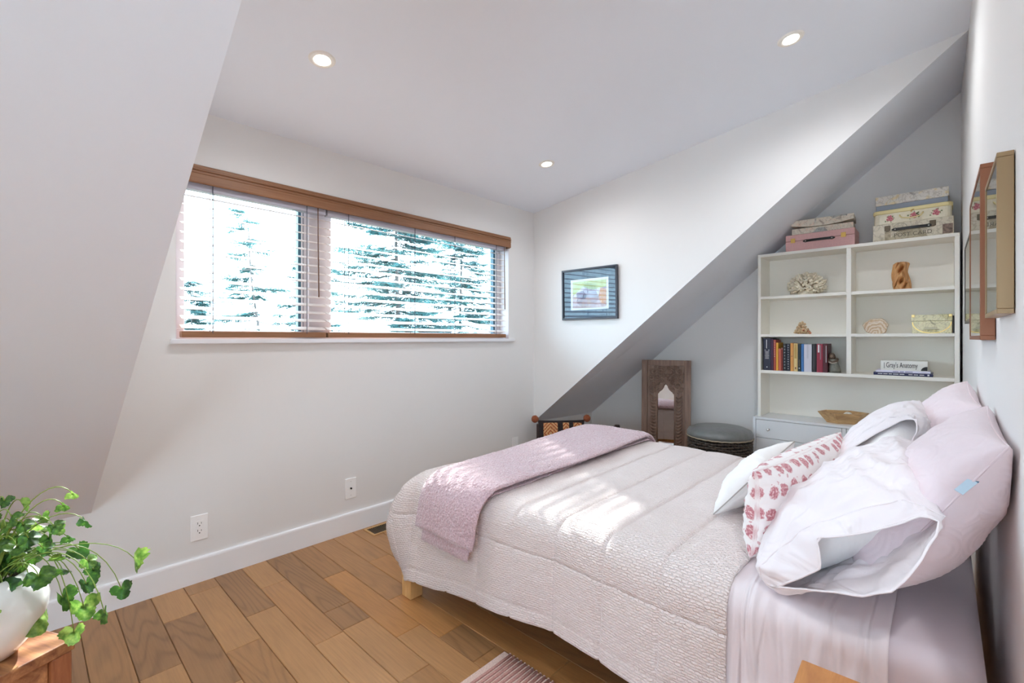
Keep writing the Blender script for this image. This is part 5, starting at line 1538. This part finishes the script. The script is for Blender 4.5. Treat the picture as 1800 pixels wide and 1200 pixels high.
# ---- embroidered cushion on the bench
def embroidery():
    m, nt, b = nmat('embroidered_panel')
    v = coords(nt, 'UV')
    sx = nt.nodes.new('ShaderNodeSeparateXYZ'); nt.links.new(v, sx.inputs[0])
    def M_(op, a, b_):
        n = nd(nt, 'ShaderNodeMath', _operation=op)
        for i, q in enumerate((a, b_)):
            if q is None: continue
            if isinstance(q, (int, float)): n.inputs[i].default_value = q
            else: nt.links.new(q, n.inputs[i])
        return n.outputs[0]
    ax = M_('ABSOLUTE', sx.outputs[0], None); ay = M_('ABSOLUTE', sx.outputs[1], None)
    d = M_('ADD', ax, ay)
    s = M_('SINE', M_('MULTIPLY', d, 210.0), None)
    ch = nd(nt, 'ShaderNodeTexChecker', Scale=150.0); nt.links.new(v, ch.inputs['Vector'])
    n = nd(nt, 'ShaderNodeTexNoise', Scale=160.0, Detail=2.0); nt.links.new(v, n.inputs['Vector'])
    q = M_('ADD', M_('MULTIPLY', s, 0.28), M_('MULTIPLY', n.outputs[0], 0.75))
    q2 = M_('ADD', q, M_('MULTIPLY', ch.outputs['Fac'], 0.16))
    c = ramp(nt, q2, [(0.08, S(52, 26, 24)), (0.26, S(150, 62, 40)), (0.42, S(216, 140, 76)), (0.60, S(222, 170, 120)), (0.78, S(120, 110, 80))])
    nt.links.new(c, b.inputs['Base Color']); b.inputs['Roughness'].default_value = 0.9
    return m
BLK = plain('black_felt', S(38, 28, 28), 0.9, noise=0.2, nscale=120)
EMB = embroidery()
POM = plain('rust_wool', S(150, 84, 56), 0.95, noise=0.35, nscale=150, bmp=0.6, bscale=250, bdist=0.004)
CA, CB, CC_, CD = (2.985, 2.500, 0.285), (3.235, 2.190, 0.285), (3.300, 2.245, 0.500), (3.040, 2.550, 0.492)
cu, rimk = pillow('embroidered_cushion', [CB, CA, CD, CC_], 0.05, 0.06, BLK, n=40, seed=12.0, wr_=0.004, pinch=0.05)
tag(cu, 'black cushion with orange embroidered panels and pompoms, on the corner bench', 'cushion')
A_, B_, C_, D_ = [np.array(q) for q in (CA, CB, CC_, CD)]
nvec = np.cross(B_ - A_, D_ - A_); nvec /= np.linalg.norm(nvec)
if np.dot(nvec, np.array([-1, -1, 0])) < 0: nvec = -nvec
for u0, u1 in ((0.12, 0.42), (0.53, 0.66), (0.75, 0.93)):
    nu, nv_ = 12, 14; V, UV = [], []
    for i in range(nu):
        for j in range(nv_):
            a = u0 + (u1 - u0) * i / (nu - 1); b = 0.06 + 0.80 * j / (nv_ - 1)
            p = A_ * (1 - a) * (1 - b) + B_ * a * (1 - b) + C_ * a * b + D_ * (1 - a) * b
            uu, vv = 2 * a - 1, 2 * b - 1
            h = 0.0665 * max(0.0, (1 - uu * uu) * (1 - vv * vv)) ** 0.42 + 0.004
            V.append(p + nvec * h); UV.append(((a - (u0 + u1) / 2) * 0.40, (b - 0.45) * 0.21))
    ob('embroidered_panel', (V, grid_faces(nu, nv_)), EMB, cu, smooth=True, uv=UV, fixn=False)
for p in (D_ + np.array([-0.018, 0.016, 0.010]), C_ + np.array([0.012, -0.016, 0.012])):
    v, f = sph((0, 0, 0), 1, 24, 16)
    v = np.array(v); v = v * (0.031 + 0.005 * pn(v * 6 + p[0] * 9))[:, None] + p
    ob('pompom', (v, f), POM, cu, smooth=True)
# ================================================================ FOREGROUND
# ---- stool with pot and plant
ACA = wood('acacia_wood', S(112, 62, 38), S(206, 148, 96), (16, 2.0, 16), 0.4, 2.6, 0.2)
ACL = wood('acacia_leg', S(126, 72, 44), S(184, 118, 76), (14, 14, 1.6), 0.4, 3.0, 0.2)
sa = math.radians(207)
t = thing('plant_stool', 'square reddish wood stool carrying the white plant pot', 'stool', (0.084, 1.479, 0.0), rz=sa)
# local: corner at the origin, top spreads to +x and -y
SW = 0.36
for k in range(3):
    ob('top_board', box(0, SW, -SW + k * SW / 3 + 0.0006, -SW + (k + 1) * SW / 3 - 0.0006, 0.474, 0.500), ACA, t, bevel=0.003)
for x in (0.004, SW - 0.044):
    for y in (-0.044, -SW + 0.004):
        ob('leg', box(x, x + 0.04, y, y + 0.04, 0.0, 0.4735), ACL, t, bevel=0.004)
for b_ in (box(0.0445, SW - 0.0445, -0.034, -0.012, 0.41, 0.4735), box(0.0445, SW - 0.0445, -SW + 0.012, -SW + 0.034, 0.41, 0.4735), box(0.012, 0.034, -SW + 0.0445, -0.0445, 0.41, 0.4735), box(SW - 0.034, SW - 0.012, -SW + 0.0445, -0.0445, 0.41, 0.4735)):
    ob('apron', b_, ACA, t, bevel=0.002)

PC = Vector((-0.070, 1.530, 0.5005))
t = thing('potted_plant', 'leafy green trailing plant in a round white ceramic pot on the stool', 'plant', PC)
CER = plain('white_glaze', S(236, 238, 238), 0.12, spec=0.6)
ob('pot', lathe([(0.0, 0.0), (0.055, 0.0), (0.068, 0.006), (0.095, 0.040), (0.111, 0.080), (0.114, 0.110), (0.106, 0.145), (0.090, 0.170), (0.084, 0.178), (0.080, 0.180), (0.076, 0.176), (0.080, 0.160), (0.0, 0.150)], 56), CER, t, smooth=True)
ob('soil', lathe([(0.0, 0.151), (0.079, 0.158), (0.0, 0.166)], 24), plain('potting_soil', (0.03, 0.02, 0.014), 0.95), t)

def leaf_mat():
    m, nt, b = nmat('geranium_leaf')
    v = coords(nt)
    n = nd(nt, 'ShaderNodeTexNoise', Scale=2.2, Detail=3.0); nt.links.new(v, n.inputs['Vector'])
    oi = nt.nodes.new('ShaderNodeObjectInfo')
    ad = nd(nt, 'ShaderNodeMath', _operation='ADD'); nt.links.new(n.outputs[0], ad.inputs[0])
    sb = nd(nt, 'ShaderNodeMapRange'); sb.inputs[3].default_value = -0.22; sb.inputs[4].default_value = 0.22; nt.links.new(oi.outputs['Random'], sb.inputs[0]); nt.links.new(sb.outputs[0], ad.inputs[1])
    c = ramp(nt, ad.outputs[0], [(0.3, S(48, 84, 36)), (0.55, S(88, 130, 50)), (0.8, S(150, 180, 88))])
    nt.links.new(c, b.inputs['Base Color']); b.inputs['Roughness'].default_value = 0.38
    tl = nd(nt, 'ShaderNodeBsdfTranslucent'); nt.links.new(c, tl.inputs[0])
    mx = nt.nodes.new('ShaderNodeMixShader'); mx.inputs[0].default_value = 0.42
    nt.links.new(b.outputs[0], mx.inputs[1]); nt.links.new(tl.outputs[0], mx.inputs[2]); nt.links.new(mx.outputs[0], nt.nodes['Material Output'].inputs[0])
    return m
LEAF = leaf_mat()
STEM = plain('plant_stem', S(126, 150, 62), 0.5)
def leaf_mesh(seed, cup):
    r_ = random.Random(seed)
    n = 40; outl = []
    for k in range(n):
        a = 2 * PI * k / n
        lob = 0.62 + 0.38 * abs(math.cos(1.5 * (a - PI / 2))) ** 0.7
        notch = 1 - 0.72 * math.exp(-((((a + PI / 2 + PI) % (2 * PI)) - PI) / 0.26) ** 2)
        tooth = 1 + 0.05 * math.sin(17 * a + seed)
        outl.append((lob * notch * tooth * r_.uniform(0.94, 1.05), a))
    V = [(0, 0, 0)]
    for f in (0.35, 0.7, 1.0):
        for r, a in outl:
            x, y = r * f * math.cos(a), r * f * math.sin(a)
            q = f * r
            z = cup * q * q * (0.35 + 0.35 * math.cos(2 * a)) + 0.09 * q * math.sin(5 * (a - PI / 2) + 0.5 * seed) * f
            V.append((x, y + 0.1, z))
    F = [(0, 1 + k, 1 + (k + 1) % n) for k in range(n)]
    for L_ in range(2):
        for k in range(n):
            k2 = (k + 1) % n
            F.append((1 + L_ * n + k, 1 + (L_ + 1) * n + k, 1 + (L_ + 1) * n + k2, 1 + L_ * n + k2))
    me = mesh('leaf', (V, F), smooth=True)
    me.materials.append(LEAF)
    return me
LM = [leaf_mesh(s, c) for s, c in ((1, -1.1), (2, 0.8), (3, -1.4), (4, -0.7), (5, 1.1), (6, -1.6))]
# leaves: place in the room, radius, how they are turned (azimuth of the face, tilt)
LEAVES = [(0.074, 1.39, 0.859, 0.0125, 60, 70), (-0.001, 1.482, 0.833, 0.0190, 20, 75), (0.061, 1.417, 0.83, 0.0130, 70, 70), (0.097, 1.427, 0.783, 0.0180, 30, 70), (0.03, 1.475, 0.796, 0.0150, 250, 40), (-0.017, 1.423, 0.826, 0.0135, 200, 60), (0.045, 1.377, 0.8, 0.0165, 240, 60), (0.04, 1.499, 0.741, 0.0165, 220, 70), (0.008, 1.436, 0.77, 0.0200, 260, 50), (-0.026, 1.453, 0.8, 0.0170, 200, 50), (0.091, 1.487, 0.701, 0.0225, 255, 75), (0.1, 1.406, 0.698, 0.0175, 260, 60), (0.113, 1.449, 0.659, 0.0175, 280, 80), (0.047, 1.442, 0.705, 0.0190, 80, 35), (0.061, 1.456, 0.676, 0.0185, 60, 45), (0.023, 1.41, 0.691, 0.0275, 255, 45), (0.179, 1.377, 0.684, 0.0290, 330, 84), (0.16, 1.422, 0.604, 0.0220, 265, 75), (0.098, 1.415, 0.644, 0.0210, 240, 80), (0.062, 1.47, 0.606, 0.0290, 320, 72), (0.095, 1.438, 0.585, 0.0300, 260, 78), (0.122, 1.335, 0.599, 0.0200, 325, 78), (0.08, 1.461, 0.522, 0.0240, 250, 60), (0.018, 1.477, 0.577, 0.0370, 290, 62), (-0.03, 1.465, 0.67, 0.0280, 200, 70), (-0.009, 1.412, 0.764, 0.0200, 250, 40), (0.017, 1.518, 0.704, 0.0190, 260, 55), (-0.028, 1.489, 0.846, 0.0150, 230, 60), (-0.031, 1.528, 0.742, 0.0190, 250, 45), (-0.001, 1.531, 0.678, 0.0170, 250, 60), (0.071, 1.461, 0.743, 0.0140, 70, 60), (-0.019, 1.549, 0.686, 0.0180, 260, 60),
          (-0.06, 1.50, 0.80, 0.022, 240, 40), (-0.04, 1.46, 0.76, 0.022, 230, 45), (-0.05, 1.56, 0.79, 0.020, 260, 50), (-0.10, 1.50, 0.82, 0.024, 240, 30), (-0.14, 1.47, 0.80, 0.024, 220, 40), (-0.17, 1.53, 0.78, 0.024, 200, 40), (-0.12, 1.62, 0.79, 0.024, 90, 40), (-0.02, 1.62, 0.76, 0.022, 80, 45), (-0.20, 1.45, 0.72, 0.026, 220, 60), (-0.13, 1.40, 0.70, 0.026, 250, 65), (-0.06, 1.40, 0.64, 0.026, 255, 70), (0.03, 1.60, 0.70, 0.02, 40, 60), (0.00, 1.44, 0.80, 0.016, 250, 50), (0.02, 1.50, 0.775, 0.016, 60, 60), (0.055, 1.47, 0.765, 0.015, 255, 60), (0.03, 1.45, 0.735, 0.017, 250, 65), (-0.01, 1.49, 0.765, 0.02, 255, 45), (-0.035, 1.50, 0.71, 0.022, 250, 55)]
r3 = random.Random(21)
for i, (x, y, z, r, az, tl) in enumerate(LEAVES):
    p = Vector((x, y, z)) - PC
    a0 = math.atan2(p.y, p.x) + r3.uniform(-0.4, 0.4); rr = r3.uniform(0.0, 0.055)
    s0 = Vector((rr * math.cos(a0), rr * math.sin(a0), 0.163))
    hdist = math.hypot(p.x - s0.x, p.y - s0.y)
    top = max(p.z, 0.20) + 0.03 + 0.25 * max(0.0, 0.17 - p.z) + 0.12 * hdist
    c1 = Vector((s0.x + (p.x - s0.x) * 0.25, s0.y + (p.y - s0.y) * 0.25, s0.z + (top - s0.z) * 0.75))
    c2 = Vector((s0.x + (p.x - s0.x) * 0.80, s0.y + (p.y - s0.y) * 0.80, top if p.z < top - 0.02 else p.z - 0.01))
    pts = []
    for k in range(13):
        u = k / 12
        pts.append(s0 * (1 - u) ** 3 + c1 * (3 * u * (1 - u) ** 2) + c2 * (3 * u * u * (1 - u)) + p * u ** 3)
    st = ob('stem', tube(pts, [0.0015 - 0.0006 * k / 12 for k in range(13)], 6), STEM, t, smooth=True)
    lf = bpy.data.objects.new('leaf', LM[i % len(LM)])
    link(lf, t)
    nrm = Vector((math.cos(math.radians(az)) * math.sin(math.radians(tl)), math.sin(math.radians(az)) * math.sin(math.radians(tl)), math.cos(math.radians(tl))))
    yv = (pts[-1] - pts[-3]).normalized() + Vector((0, 0, -0.45))
    yv = (yv - nrm * yv.dot(nrm)).normalized(); xv = yv.cross(nrm)
    r *= 1.0
    lf.matrix_local = Matrix.Translation(p) @ Matrix((xv, yv, nrm)).transposed().to_4x4() @ Matrix.Diagonal((r, r, r, 1))
# new shoots that fill the crown over the pot
for i in range(34):
    a = r3.uniform(0, 2 * PI); rr = r3.uniform(0.0, 0.06); q = r3.uniform(0.05, 0.12)
    s0 = Vector((rr * math.cos(a), rr * math.sin(a), 0.162)); e = Vector((q * math.cos(a), q * math.sin(a), r3.uniform(0.19, 0.27)))
    m_ = (s0 + e) / 2 + Vector((0, 0, 0.03))
    ob('stem', tube([s0, (s0 + m_) / 2 + Vector((0, 0, 0.006)), m_, (m_ + e) / 2 + Vector((0, 0, 0.004)), e], 0.0012, 5), STEM, t, smooth=True)
    lf = bpy.data.objects.new('leaf', LM[i % len(LM)]); link(lf, t)
    nrm = Vector((math.cos(a) * 0.5, math.sin(a) * 0.5 - 0.2, r3.uniform(0.3, 1.0))).normalized()
    yv = Vector((math.cos(a), math.sin(a), -0.3)); yv = (yv - nrm * yv.dot(nrm)).normalized(); xv = yv.cross(nrm)
    r = r3.uniform(0.014, 0.021)
    lf.matrix_local = Matrix.Translation(e) @ Matrix((xv, yv, nrm)).transposed().to_4x4() @ Matrix.Diagonal((r, r, r, 1))

# ---- nightstand corner and white cup
NW = wood('honey_wood', S(172, 108, 52), S(212, 148, 84), (2.5, 16, 16), 0.4, 2.6, 0.12)
t = thing('side_table', 'honey wood side table whose corner shows beside the bed head', 'side table', (0.998, 0.193, 0.0), rz=0.03)
ob('top', box(-0.42, 0.0, -0.285, 0.0, 0.576, 0.600), NW, t, bevel=0.003)
for x in (-0.40, -0.052):
    for y in (-0.27, -0.052): ob('leg', box(x, x + 0.032, y, y + 0.032, 0.0, 0.5755), NW, t, bevel=0.003)
for b_ in (box(-0.367, -0.0525, -0.040, -0.026, 0.52, 0.5755), box(-0.367, -0.0525, -0.262, -0.248, 0.52, 0.5755)): ob('apron', b_, NW, t, bevel=0.002)
t = thing('white_bowl', 'white glazed bowl standing on the honey wood side table, only its rim in view', 'bowl', (0.868, 0.022, 0.6005))
ob('bowl', lathe([(0.0, 0.0), (0.022, 0.0), (0.030, 0.006), (0.042, 0.028), (0.046, 0.044), (0.0445, 0.0465), (0.042, 0.043), (0.036, 0.022), (0.0, 0.010)], 40), CER, t, smooth=True)

# ---- ribbed cotton rug
t = thing('rug', 'small dusty pink ribbed cotton rug on the floor beside the bed', 'rug', (1.258, 1.222, 0.0))
RUGB = plain('rug_weft', S(228, 202, 190), 0.95, noise=0.15, nscale=200, bmp=0.5, bscale=300)
RUGP = plain('rug_pink', S(208, 160, 150), 0.95, noise=0.18, nscale=260, bmp=0.7, bscale=420, bdist=0.003)
ob('base', box(-0.95, 0.0, -0.80, 0.0, 0.0, 0.005), RUGB, t, bevel=0.002)
k = 0; y = -0.034
while y > -0.79:
    pts = [(-0.945 + 0.0945 * q * 1.0, y + 0.0012 * math.sin(q * 1.9 + k), 0.0058) for q in range(11)]
    V, F = tube(pts, 0.0062, 8)
    V = [(a, b + 0.0, max(0.0051, 0.0051 + (c - 0.0051) * 0.75)) for a, b, c in V]
    ob('rib', (V, F), RUGP, t, smooth=True)
    ob('fringe_knot', sph((0.003, y + 0.006, 0.005), 0.0042, 8, 6), RUGB, t, smooth=True)
    y -= 0.0185; k += 1

# ================================================================ OUTSIDE
tag(ob('ground', box(-40, 60, 4.0, 90, -3.3, -3.0), plain('garden_ground', (0.06, 0.10, 0.05), 0.95, noise=0.4, nscale=0.4)), 'garden ground below the window', kind=ST)
def needle_mat():
    m, nt, b = nmat('conifer_needles')
    v = coords(nt)
    n = nd(nt, 'ShaderNodeTexNoise', Scale=2.5, Detail=3.0); nt.links.new(v, n.inputs['Vector'])
    c = ramp(nt, n.outputs[0], [(0.3, (0.050, 0.150, 0.155)), (0.7, (0.115, 0.28, 0.28))])
    nt.links.new(c, b.inputs['Base Color']); b.inputs['Roughness'].default_value = 0.7; b.inputs['Specular IOR Level'].default_value = 0.2
    tl = nd(nt, 'ShaderNodeBsdfTranslucent'); nt.links.new(c, tl.inputs[0])
    mx = nt.nodes.new('ShaderNodeMixShader'); mx.inputs[0].default_value = 0.4
    nt.links.new(b.outputs[0], mx.inputs[1]); nt.links.new(tl.outputs[0], mx.inputs[2]); nt.links.new(mx.outputs[0], nt.nodes['Material Output'].inputs[0])
    return m
NEED = needle_mat()
BARK = plain('conifer_bark', (0.10, 0.085, 0.08), 0.9, noise=0.3, nscale=8)
def conifer(name, label, loc, height, spread, seed, z0=0.12, dens=1.0, top_bare=0.0, lean=(0, 0)):
    R_ = np.random.RandomState(seed)
    t = thing(name, label, 'tree', loc)
    tr = [(lean[0] * k / 10 * height + 0.04 * math.sin(k * 1.3 + seed), lean[1] * k / 10 * height, height * k / 10) for k in range(11)]
    ob('trunk', tube(tr, [0.009 * height * (1 - 0.93 * k / 10) for k in range(11)], 10), BARK, t, smooth=True)
    BV = []; NV, NF = [], []
    nb = int(height * 11 * dens)
    for i in range(nb):
        h = z0 + (1 - z0) * ((i + R_.rand()) / nb)
        z = h * height
        L = spread * (1 - h) ** 0.8 * R_.uniform(0.6, 1.1) + 0.15
        a = R_.rand() * 2 * PI
        d = np.array([math.cos(a), math.sin(a), 0]); sd = np.array([-math.sin(a), math.cos(a), 0])
        base = np.array([lean[0] * h * height, lean[1] * h * height, z])
        m = 7
        pts = [base + d * L * u + np.array([0, 0, -0.30 * L * u + 0.22 * L * u * u]) for u in np.linspace(0, 1, m)]
        BV.append(tube(pts, [0.016 * (1 - 0.8 * u) * (0.5 + L / 3) for u in np.linspace(0, 1, m)], 4))
        if R_.rand() < top_bare * h: continue
        nt_ = int(15 + L * 28)
        for j in range(nt_):
            u = 0.15 + 0.85 * R_.rand()
            p = base + d * L * u + np.array([0, 0, -0.30 * L * u + 0.22 * L * u * u])
            s = R_.choice([-1, 1])
            tw = d * R_.uniform(0.3, 0.9) + sd * s * R_.uniform(0.4, 1.0) + np.array([0, 0, R_.uniform(-0.45, 0.15)])
            tw /= np.linalg.norm(tw)
            tl = R_.uniform(0.25, 0.55) * (1.15 - 0.5 * u)
            sidev = np.cross(tw, [0, 0, 1.0]); sidev /= max(np.linalg.norm(sidev), 1e-6)
            upv = np.cross(sidev, tw)
            for q in range(4):
                f0 = q / 4
                c = p + tw * tl * f0
                e = tw * tl * 0.42
                for ss in (-1, 1):
                    w = sidev * ss * 0.064 * (1 - 0.4 * f0) + upv * R_.uniform(-0.02, 0.03)
                    k0 = len(NV)
                    NV += [c, c + e * 0.35 + w, c + e + w * 0.55]
                    NF.append((k0, k0 + 1, k0 + 2))
    ob('branches', join(*BV), BARK, t)
    fo = ob('foliage', (NV, NF), NEED, t, fixn=False)
    fo['kind'] = 'stuff'
    return t
conifer('conifer', 'large spreading conifer in the middle of the wide right window pane', (9.0, 14.0, -3.0), 12.55, 3.9, 3, dens=1.4)
conifer('conifer', 'slender conifer with a sparse leaning tip in the narrow left pane', (5.6, 16.0, -3.0), 8.4, 2.2, 8, dens=1.2, top_bare=0.85, lean=(-0.10, 0.0))
conifer('conifer', 'wide dense conifer at the right end of the window', (13.2, 15.5, -3.0), 10.5, 4.0, 5, dens=1.3)
conifer('conifer', 'low bushy conifer at the left edge of the window', (4.0, 19.0, -3.0), 6.2, 2.0, 12, dens=1.1)
conifer('conifer', 'distant conifer just right of the middle window post', (9.0, 21.0, -3.0), 9.2, 2.8, 14, dens=1.0)
